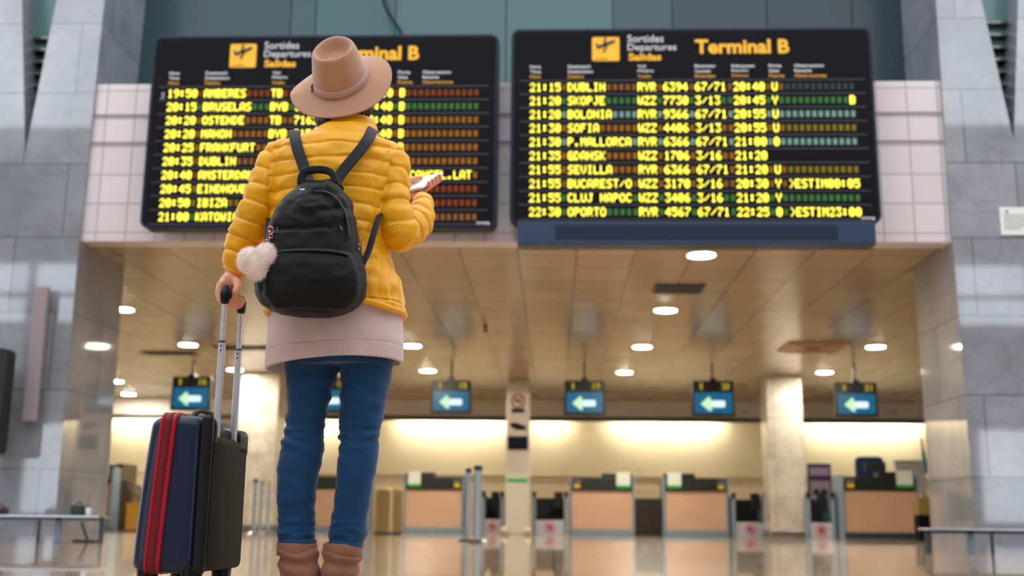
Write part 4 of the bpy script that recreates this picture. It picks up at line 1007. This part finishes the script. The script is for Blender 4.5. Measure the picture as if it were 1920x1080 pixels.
# --- boots
for k, L_, ds in (('L', [(1024, 557, 34, 0), (1050, 560, 35.5, 0), (1078, 564, 35, .0), (1100, 566, 33, .0)], -1), ('R', [(1026, 643, 34, 0), (1050, 640, 34, 0), (1078, 637, 33, 0), (1100, 635, 32, .0)], 1)):
    pts = [P(x, y, d) for y, x, w, d in L_]; rad = [w * PX for y, x, w, d in L_]
    cx_, cy_ = pts[-1][0], pts[-1][1]
    bm = B(); tube(bm, pts + [(cx_, cy_, .05)], rad + [.05], 28, smooth=3, round_ends=False)
    tube(bm, [(cx_, cy_ - .02, .052), (cx_ + .006 * ds, cy_ + .07, .05), (cx_ + .012 * ds, cy_ + .15, .042)], [.048, .048, .040], 20, smooth=3)
    o = obj('boot', bm, BOOT, person, voxel=.004, relax=4)
    displaced(o.data, lambda co, no: .005 * np.sin(co[:, 2] * 2 * PI / .045 + nz(co, (9, 9, 6)) * 5) * np.clip((co[:, 2] - .08) / .05, 0, 1) + .003 * nz(co, (18, 18, 40), 4))
    bm = B(); c = Vector(pts[0]); r = rad[0] * .95; c = c + Vector((0, 0, .004))
    rings(bm, [[c + Vector((math.cos(a) * q * r, math.sin(a) * q * r, h + .0015 * math.sin(2 * a))) for a in [2 * PI * j / 36 for j in range(36)]] for q, h in ((1.02, -.032), (1.09, -.030), (1.11, -.015), (1.10, .0), (1.06, .006), (1.0, .004))], cap=False)
    obj('boot_cuff', bm, BOOT, o, smooth=True)
    bm = B(); n = 40; outl = [(cx_ + .010 * ds * (math.sin(a) * .5 + .5) + .050 * math.cos(a) * (1 - .1 * math.sin(a)), cy_ + .062 + .132 * math.sin(a)) for a in [2 * PI * j / n for j in range(n)]]
    rings(bm, [[Vector((px_, py_, z)) for px_, py_ in outl] for z in (0, .022)]); obj('sole', bm, mat('dark rubber sole', '#2b1d18', .7), o, bevel=.003)

# --- hair
bm = B()
ball(bm, hc - hfw * .012 + hup * .004, (.081, .094, .098), rot=HR, seg=30)
ball(bm, Vector(P(662, 203, .055)), (.060, .055, .042), seg=20)
ball(bm, Vector(P(612, 224, .0)), (.036, .034, .030), seg=20); ball(bm, Vector(P(624, 212, .03)), (.045, .04, .040), seg=20)
ball(bm, Vector(P(688, 192, .05)), (.022, .03, .045), seg=16)
tube(bm, [P(618, 220, .0), P(607, 230, -.025), P(603, 239, -.03)], [.03, .026, .014], 16, smooth=3)
hr = obj('hair', bm, HAIR, person, voxel=.004, relax=6)
displaced(hr.data, lambda co, no: .0025 * np.sin(nz(co, (22, 22, 6)) * 18))
bm = B()
for k in range(26):              # loose strands at the nape
    x = 655 + random.random() * 38; y = 196 + random.random() * 12; dx = random.uniform(-6, 9)
    tube(bm, [P(x, y, .02), P(x + dx * .4, y + 9, .02), P(x + dx, y + 16 + random.random() * 7, .03)], [.0012, .0010, .0004], 5, smooth=3, round_ends=False)
obj('loose_strands', bm, HAIR, hr)

# --- hat
def hat_mesh():
    n = 96; bm = B(); prof = []
    # (ellipse radius across, radius along, height) outer surface, crown top -> brim edge
    def oval(rx, ry, z, i):
        out = []
        for k in range(n):
            a = 2 * PI * k / n; ca, sa = math.cos(a), math.sin(a)          # sa > 0 is the front
            x, y, zz = rx * ca, ry * sa, z
            if i == 'top':       # teardrop dent, narrower in front
                x *= 1 - .16 * max(0, sa)
                zz += .006 * (-sa)
            elif i == 'side': x *= 1 - .05 * max(0, sa)
            elif isinstance(i, tuple):   # brim: i[1] goes 0 at the crown to 1 at the edge
                f = i[1]; zz += f ** 1.25 * (-.012 - .006 * ca + .008 * abs(ca) ** 3 - .004 * abs(sa) ** 2 - .055 * max(0, -ca) * max(0, sa)) + f * .004 * math.sin(3 * a + .6)
            out.append(HL(x, y, zz))
        return out
    R = []
    T = .112
    for q in (.02, .25, .45, .6): R.append(oval(.066 * q, .082 * q, T - .034 + .014 * q ** 2, 'top'))
    R.append(oval(.066 * .72, .082 * .72, T - .017, 'top')); R.append(oval(.066 * .84, .082 * .84, T - .001, 'top'))
    R.append(oval(.066 * .93, .082 * .93, T + .003, 'top')); R.append(oval(.0665, .083, T + .001, 'top')); R.append(oval(.070, .0868, T - .008, 'top'))
    for t, rx, ry in ((.9, .0725, .0895), (.8, .0745, .092), (.6, .0785, .096), (.4, .0825, .0995), (.2, .086, .1025), (.06, .0885, .105), (0.0, .0905, .107)): R.append(oval(rx, ry, (T - .008) * t * .98, 'side'))
    BR = .165
    for f in (.06, .15, .3, .45, .6, .75, .88, .97, 1.0): R.append(oval(.0905 + (BR - .0905) * f, .107 + (.176 - .107) * f, -.002 - .004 * f, ('b', f)))
    for f in (1.0, .97, .88, .75, .6, .45, .3, .15, .0): R.append(oval(.0905 + (BR - .001 - .0905) * f, .107 + (.175 - .107) * f, -.0065 - .004 * f, ('b', f)))
    for t, rx, ry in ((.1, .085, .101), (.5, .078, .094), (.85, .069, .085)): R.append(oval(rx, ry, (T - .02) * t, 'side'))
    R.append(oval(.03, .04, T - .034, 'top')); R.append(oval(.002, .002, T - .034, 'top'))
    rings(bm, R); return bm, oval
hb, oval = hat_mesh()
hat = obj('hat', hb, FELT, person, smooth=True)
bm = B(); T = .112
def bo(z, o_):
    t = z / (T - .008); rx = .0905 + (.0825 - .0905) * min(t / .4, 1); ry = .107 + (.0995 - .107) * min(t / .4, 1); return oval(rx + o_, ry + o_, z, 'side')
rings(bm, [bo(.004, 0), bo(.005, .0042), bo(.008, .005), bo(.019, .0045), bo(.023, .0038), bo(.024, 0)], cap=False); hbnd = obj('hat_band', bm, BAND, hat, smooth=True)
bm = B(); p0 = HL(-.088, -.026, .016); ball(bm, p0, (.006, .009, .011), rot=HR, seg=14); tube(bm, [tuple(p0), tuple(HL(-.093, -.036, .008))], [.005, .003], 8); obj('band_knot', bm, mat('dark brown leather knot', '#7a3f28', .5), hbnd, smooth=True)

# ================================================================== backpack
bp_t = thing('backpack', 'small black nylon backpack on the back of the person in yellow', 'backpack', (P(590, 590)[0], YT - .22, P(590, 590)[2]))
BK = [(343, 574, 636, .030), (349, 563, 642, .042), (358, 551, 648, .052), (372, 537, 655, .062), (392, 522, 661, .072), (420, 509, 667, .080), (450, 501, 673, .086), (480, 493, 679, .092), (510, 485, 685, .096), (535, 480.5, 687, .098), (555, 481, 684, .096), (570, 489, 674, .090), (580, 503, 660, .080), (587, 522, 642, .065), (591, 545, 622, .04)]
BY = -.225
def bsec(py, l, r, hd, e=.72, off=0): return sec(py, l, r, hd, BY - off, 44, e)
bm = B(); rings(bm, [bsec(*a) for a in BK])
# lower outside pocket
PK = [(472, 520, 650, .03), (480, 508, 662, .04), (500, 499, 672, .048), (530, 493, 677, .052), (555, 494, 674, .05), (570, 503, 664, .042), (580, 516, 650, .022)]
rings(bm, [sec(py, l, r, hd, BY - .054, 44, .7) for py, l, r, hd in PK])
bo_ = obj('bag_body', bm, NYLON, bp_t, voxel=.0042, relax=5)
def crinkle(co, no):
    x, y, z = co.T; n1 = nz(co, (11, 11, 8), 1); n2 = nz(co, (24, 20, 34), 6); n3 = nz(co, (6, 6, 16), 8)
    up_m = np.clip((z - zpx(478)) / .06, .25, 1)
    n4 = nz(co, (16, 12, 22), 12); d = (.007 * n1 + .005 * n2) * up_m + .012 * np.abs(n3) * up_m - .010 * np.abs(n4) * up_m
    xs_, zs_ = (x - P(590, 440)[0]), z - zpx(430)
    # pressed seam of the main zip: an arch
    rr_ = np.sqrt((xs_ / .105) ** 2 + (np.maximum(zs_ + .02, 0) / .125) ** 2); d -= .003 * np.exp(-((rr_ - 1) / .045) ** 2) * (z > zpx(480))
    d -= .007 * np.exp(-((z - zpx(474) + .004 * np.cos(xs_ * 20)) / .006) ** 2) * (np.abs(xs_) < .115)
    return d
displaced(bo_.data, crinkle)
def on_back(px, py, extra=0.0):  # point on the outer face of the bag
    ys_ = [b[0] for b in BK]; l = np.interp(py, ys_, [b[1] for b in BK]); r = np.interp(py, ys_, [b[2] for b in BK]); hd = np.interp(py, ys_, [b[3] for b in BK])
    u = min(abs((px - (l + r) / 2) / ((r - l) / 2)), .97); s_ = (1 - u ** (2 / .72)) ** (.72 / 2)
    return P(px, py, BY - hd * s_ - extra)
ZIP = mat('black zip', '#08090d', .35)
za = [on_back(x, y, .007) for x, y in ((520, 440), (523, 415), (530, 396), (545, 377), (565, 364), (590, 359), (615, 362), (632, 374), (645, 395), (652, 420), (655, 445))]
bm = B(); tube(bm, za, .0042, 10, smooth=6); obj('main_zip', bm, ZIP, bp_t, smooth=True)
bm = B(); tube(bm, [on_back(x, y, .006) for x, y in ((515, 474), (540, 470), (590, 469), (630, 472), (652, 478))], .0040, 10, smooth=6); obj('pocket_zip', bm, ZIP, bp_t, smooth=True)
ROSE = mat('rose gold metal', '#e8a08c', .22, metal=1)
bm = B(); a, b = Vector(on_back(555, 357, .006)), Vector(on_back(570, 356, .008)); tube(bm, [tuple(a), tuple(b)], .004, 8); tube(bm, [tuple(b), tuple(b + Vector((.010, -.002, -.004)))], .0025, 8); obj('zip_puller', bm, MAT['alu'], bp_t)
bm = B(); a = Vector(on_back(638, 424, .006)); tube(bm, [tuple(a), tuple(a + Vector((.006, -.004, -.012)))], .0022, 8); obj('zip_puller', bm, MAT['steel_dark'], bp_t)
# upper yoke with the handle
bm = B(); rings(bm, [sec(py, l, r, hd, BY + .0, 36, .8) for py, l, r, hd in ((341, 564, 636, .018), (345, 559, 640, .028), (352, 556, 645, .034))]); obj('top_yoke', bm, NYLON, bp_t, smooth=True)
hp_ = [P(x, y, BY - .012) for x, y in ((564, 346), (566, 332), (573, 322), (589, 318.5), (605, 318.5), (618, 322), (626, 332), (629, 346))]
bm = B(); strip(bm, [tuple(v) for v in catmull(hp_, 6)], (0, 1, 0), .026, .019)
o = obj('carry_handle', bm, STRAPM, bp_t, bevel=.002)
# shoulder straps over the jacket
def strap(pts, wd, w): 
    bm = B(); q = [tuple(v) for v in catmull(pts, 6)]; strip(bm, q, wd, w, .007); return obj('shoulder_strap', bm, STRAPM, bp_t, bevel=.001)
strap([P(579, 346, -.19), P(574, 325, -.168), P(565, 300, -.152), P(557, 276, -.135), P(553, 258, -.105), P(553, 246, -.04), P(554, 256, .06), P(552, 300, .135), P(548, 380, .165)], (1, 0, -.1), .0335)
strap([P(626, 346, -.19), P(642, 322, -.172), P(660, 300, -.158), P(678, 278, -.14), P(691, 259, -.112), P(699, 243, -.045), P(701, 252, .05), P(706, 300, .13), P(712, 380, .165)], (.8, 0, -.5), .0335)
strap([P(668, 512, -.225), P(682, 490, -.215), P(692, 468, -.19), P(700, 440, -.165), P(708, 415, -.13), P(714, 398, -.07), P(716, 385, .0)], (1, -.2, .2), .020)
strap([P(486, 520, -.235), P(492, 500, -.19), P(500, 460, -.16), P(503, 430, -.12), P(505, 410, -.06)], (1, -.2, .2), .020)
bm = B(); a = Vector(P(676, 466, -.26)); 
for k in range(2): tube(bm, [tuple(a + Vector((0, 0, k * .014 + .012 * math.sin(t) * .5)) + Vector((.006 * math.cos(t), 0, 0))) for t in [2 * PI * j / 10 for j in range(11)]], .0018, 6)
obj('strap_ring', bm, ROSE, bp_t)

# fluffy heart charm
pt = thing('fur_charm', 'pale pink fluffy heart charm hanging on the left of the black backpack', 'keychain', P(485, 490, BY - .07))
bm = B(); D_ = BY - .075
ball(bm, P(469, 487, D_), (.030, .028, .032), seg=20); ball(bm, P(501, 479, D_), (.030, .028, .034), seg=20); ball(bm, P(484, 495, D_), (.037, .030, .034), seg=20); ball(bm, P(487, 507, D_), (.026, .022, .022), seg=16)
o = obj('fur_heart', bm, FURM, pt, voxel=.003, relax=10)
displaced(o.data, lambda co, no: .003 * nz(co, (60, 60, 60)) + .003 * nz(co, (24, 24, 24), 4))
bm = B(); me = o.data; rnd = random.Random(3)
for _ in range(7000):
    v = me.vertices[rnd.randrange(len(me.vertices))]; n = v.normal + Vector((rnd.uniform(-.5, .5), rnd.uniform(-.5, .5), rnd.uniform(-.7, .2))); n.normalize(); p = v.co.copy(); l = rnd.uniform(.007, .015); u = n.orthogonal().normalized() * .0004; w = n.cross(u)
    a = bm.verts.new(p + u); b = bm.verts.new(p - u * .5 + w); c = bm.verts.new(p - u * .5 - w); d = bm.verts.new(p + n * l + Vector((0, 0, -l * .25)))
    bm.faces.new((a, b, d)); bm.faces.new((b, c, d)); bm.faces.new((c, a, d))
fu = obj('fur_hairs', bm, FURM, pt); fu['kind'] = 'stuff'
bm = B()
def link(c, ax, r=.005, w=.0014):
    c = Vector(c); ax = Vector(ax).normalized(); u = ax.orthogonal().normalized(); v = ax.cross(u)
    tube(bm, [tuple(c + u * r * math.cos(t) + v * r * math.sin(t) * 1.3) for t in [2 * PI * j / 12 for j in range(13)]], w, 6, round_ends=False)
ch = [P(508, 431, D_), P(507, 437, D_), P(508, 443, D_), P(505, 448, D_), P(500, 453, D_), P(498, 459, D_)]
for i, c in enumerate(ch): link(c, ((1, .2, .3) if i % 2 else (.2, 1, .1)), .0048 if i else .008)
obj('chain', bm, ROSE, pt)

# phone
ph = thing('phone', 'white smartphone held in the right hand of the person', 'phone', tuple(pc))
bm = B(); rm = Matrix((pax, pw, pn)).transposed()
def slab(bm, a0, a1, w0, w1, n0, n1, r, m=5):
    for_ = rrect(a0, w0, a1, w1, r, m); rings(bm, [[PH(a, w, n) for a, w in for_] for n in (n0, n1)])
slab(bm, -.072, .072, -.036, .036, -.004, .004, .01); obj('case', bm, mat('white glossy plastic', '#dfe6ea', .2, coat=.5), ph, bevel=.002)
bm = B(); slab(bm, -.068, .068, -.032, .032, .004, .0048, .006); obj('screen', bm, mat('bright phone screen', '#cfd8dc', .1, emit=(.75, .85, .9, 1), estr=.45), ph)
bm = B(); slab(bm, -.069, -.055, .010, .030, -.0055, -.004, .005); obj('camera_bump', bm, MAT['black'], ph)

# ================================================================== suitcase
zb = zpx(1077, -.1); zt = zpx(783, -.1); H = zt - zb
NAVY = cloth('dark navy nylon', '#07173a', .6, fibre=(200, .3), sheen=.15, var=.1)
NAVY.node_tree.nodes['Principled BSDF'].inputs['Coat Weight'].default_value = .35; NAVY.node_tree.nodes['Principled BSDF'].inputs['Coat Roughness'].default_value = .22
sc_ = thing('suitcase', 'dark navy cabin suitcase with red side stripe and pulled out handle', 'suitcase', (SO.x - .06, SO.y + .15, 0))
VW = .335
def useg(z):                     # depth of the case (front bulges towards the bottom)
    f = max(0.0, (z - zb) / H); return .205 - .030 * f ** 1.6 - .012 * max(0, f - .75) * 4 * 0
def ssec(z, u0, u1, v0, v1, r, n=7):
    return [S(a, b, z) for a, b in rrect(u0, v0, u1, v1, r, n)]
def shell(u0f, u1f, v0, v1, zlo, zhi, rc, rt, r, slices=14):
    bm = B(); R = []
    def add(z, ins):
        iu = ins * min(1.0, (u1f(z) - u0f(z)) * .25 / max(rc, rt)); R.append(ssec(z, u0f(z) + iu, u1f(z) - iu * 1.3, v0 + min(ins, (v1 - v0) * .3), v1 - min(ins, (v1 - v0) * .3), min(max(r - ins * .3, .004), (u1f(z) - u0f(z)) * .22)))
    for a in (0, 25, 50, 70, 90): add(zlo + rc * (1 - math.sin(math.radians(a))) if False else zlo + rc * (1 - math.cos(math.radians(a))), rc * (1 - math.sin(math.radians(a))))
    for k in range(1, slices): add(zlo + rc + (zhi - rt - zlo - rc) * k / slices, 0)
    for a in (90, 70, 50, 25, 0): add(zhi - rt * (1 - math.cos(math.radians(a))) , rt * (1 - math.sin(math.radians(a))))
    rings(bm, R); return bm
case = obj('shell', shell(lambda z: .022, lambda z: useg(z), 0, VW, zb, zt, .028, .03, .035), NAVY, sc_, smooth=True, bevel=0)
RED = cloth('dark red nylon', '#7a0e20', .5, fibre=(200, .3), sheen=.1); RED2 = cloth('bright red zip tape', '#a51024', .45, fibre=(300, .3), sheen=.1); MAROON = cloth('deep maroon zip', '#6c0c1e', .5)
f_ = lambda z: max(0.0, (z - zb) / H)
c_ = lambda z: .128 - .022 * f_(z) ** 1.2 + .012
obj('red_gusset', shell(lambda z: c_(z) - .024, lambda z: c_(z) + .024, -.006, VW + .006, zb - .003, zt + .006, .03, .03, .012), RED, sc_, smooth=True)
obj('zip_tape', shell(lambda z: c_(z) - .022, lambda z: c_(z) - .013, -.0085, VW + .0085, zb - .004, zt + .0085, .03, .03, .004), RED2, sc_, smooth=True)
obj('zip_tape', shell(lambda z: c_(z) + .013, lambda z: c_(z) + .022, -.0085, VW + .0085, zb - .004, zt + .0085, .03, .03, .004), RED2, sc_, smooth=True)
obj('zip_line', shell(lambda z: c_(z) - .008, lambda z: c_(z) + .008, -.0092, VW + .009, zb - .004, zt + .009, .03, .03, .002), MAROON, sc_, smooth=True)
BACKM = mat('brown black hard back', '#120e0d', .6, spec=.15, bump=(300, .08)); TRIM = mat('black rubber trim', '#0a0a0f', .45, spec=.3)
zt2 = zt - .035
obj('back_panel', shell(lambda z: -.008, lambda z: .03, .012, VW - .006, zb + .005, zt - .055, .02, .02, .012), BACKM, sc_, smooth=True)
obj('corner_trim', shell(lambda z: -.006, lambda z: .026, -.004, .022, zb - .002, zt + .002, .015, .015, .010), TRIM, sc_, smooth=True)
obj('corner_trim', shell(lambda z: -.008, lambda z: .03, VW - .085, VW + .003, zt - .10, zt - .022, .012, .02, .012), TRIM, sc_, smooth=True)
obj('corner_trim', shell(lambda z: -.008, lambda z: .03, .018, .05, zt - .1, zt - .008, .012, .02, .010), TRIM, sc_, smooth=True)
obj('handle_recess', shell(lambda z: .01, lambda z: .034, .03, VW - .03, zt - .10, zt - .028, .01, .01, .01), TRIM, sc_, smooth=True)
bm = B(); tube(bm, [S(.075, .06, zt - .004), S(.07, .09, zt + .018), S(.068, .16, zt + .022), S(.07, .23, zt + .016), S(.075, .26, zt - .004)], [.011, .010, .010, .010, .011], 12, smooth=5, flat=.7, flatdir=(0, 0, 1)); obj('carry_handle', bm, TRIM, sc_, smooth=True)
# telescopic handle
zj = zpx(642, -.09)
PV = []
for px_b, px_t, py_t in ((402, 412, 552), (438, 455, 570)):
    pass
for v_, nm in ((.072, 'near'), (.228, 'far')):
    base = S(.006, v_, zt - .075); top = base.copy(); top.z = ztop
    PV.append((base, top))
    mid = base.copy(); mid.z = zj
    bm = B(); rings(bm, [[base + d1 * a + d2 * b + Vector((0, 0, h)) for a, b in rrect(-.0095, -.008, .0095, .008, .005, 4)] for h in (0, zj - base.z)]); lw = obj('pole', bm, MAT['alu'], sc_, smooth=False, bevel=0)
    bm = B(); rings(bm, [[mid + d1 * a + d2 * b + Vector((0, 0, h)) for a, b in rrect(-.0068, -.006, .0068, .006, .004, 4)] for h in (-.01, top.z - zj)]); obj('upper_pole', bm, MAT['alu'], lw)
    bm = B(); rings(bm, [[mid + d1 * a + d2 * b + Vector((0, 0, h)) for a, b in rrect(-.0105, -.009, .0105, .009, .005, 4)] for h in (-.002, .003)]); obj('collar', bm, MAT['steel_dark'], lw)
    bm = B()
    for k in range(2):
        c = mid - Vector((0, 0, .012 + .014 * k)); n = -d2; cyl(bm, c + n * .0078, c + n * .0088, .0026, 10)
    obj('latch_holes', bm, MAT['black'], lw)
    bm = B(); rings(bm, [[base + d1 * a + d2 * b + Vector((0, 0, h)) for a, b in rrect(-.013, -.012, .013, .012, .005, 4)] for h in (-.02, .006)]); obj('pole_socket', bm, MAT['steel_dark'], lw)
# grip: end caps over the poles and the bar between them, passing through the hand
bm = B(); A0, A1 = PV[0][1], PV[1][1]
cap0 = [tuple(A0 + Vector((0, 0, -.012))), tuple(A0 + Vector((0, 0, .008))), tuple(A0 + Vector((0, 0, .024)) + d2 * .002)]
tube(bm, cap0, [.014, .0155, .0115], 16, smooth=3); tube(bm, [tuple(A1 + Vector((0, 0, -.012))), tuple(A1 + Vector((0, 0, .008))), tuple(A1 + Vector((0, 0, .022)) - d2 * .002)], [.014, .0155, .011], 16, smooth=3)
tube(bm, [tuple(A0 + Vector((0, 0, .014))), tuple(A0.lerp(A1, .25) + Vector((0, 0, .017))), tuple(A0.lerp(A1, .75) + Vector((0, 0, .017))), tuple(A1 + Vector((0, 0, .014)))], [.012, .0125, .0125, .012], 16, smooth=4)
obj('handle_grip', bm, TRIM, sc_, voxel=.0025, relax=4)
for u_, v_ in ((.04, .04), (.165, .04), (.04, VW - .04), (.165, VW - .04)):
    c = S(u_, v_, 0)
    bm = B(); tube(bm, [c + Vector((0, 0, zb + .012)), c + Vector((0, 0, .05))], [.030, .026], 18); wh = obj('wheel_fork', bm, TRIM, sc_, smooth=True)
    bm = B(); cyl(bm, c + Vector((-.010, .006, .027)), c + Vector((.010, .006, .027)), .027, 28); obj('wheel', bm, MAT['black'], wh, bevel=.004)
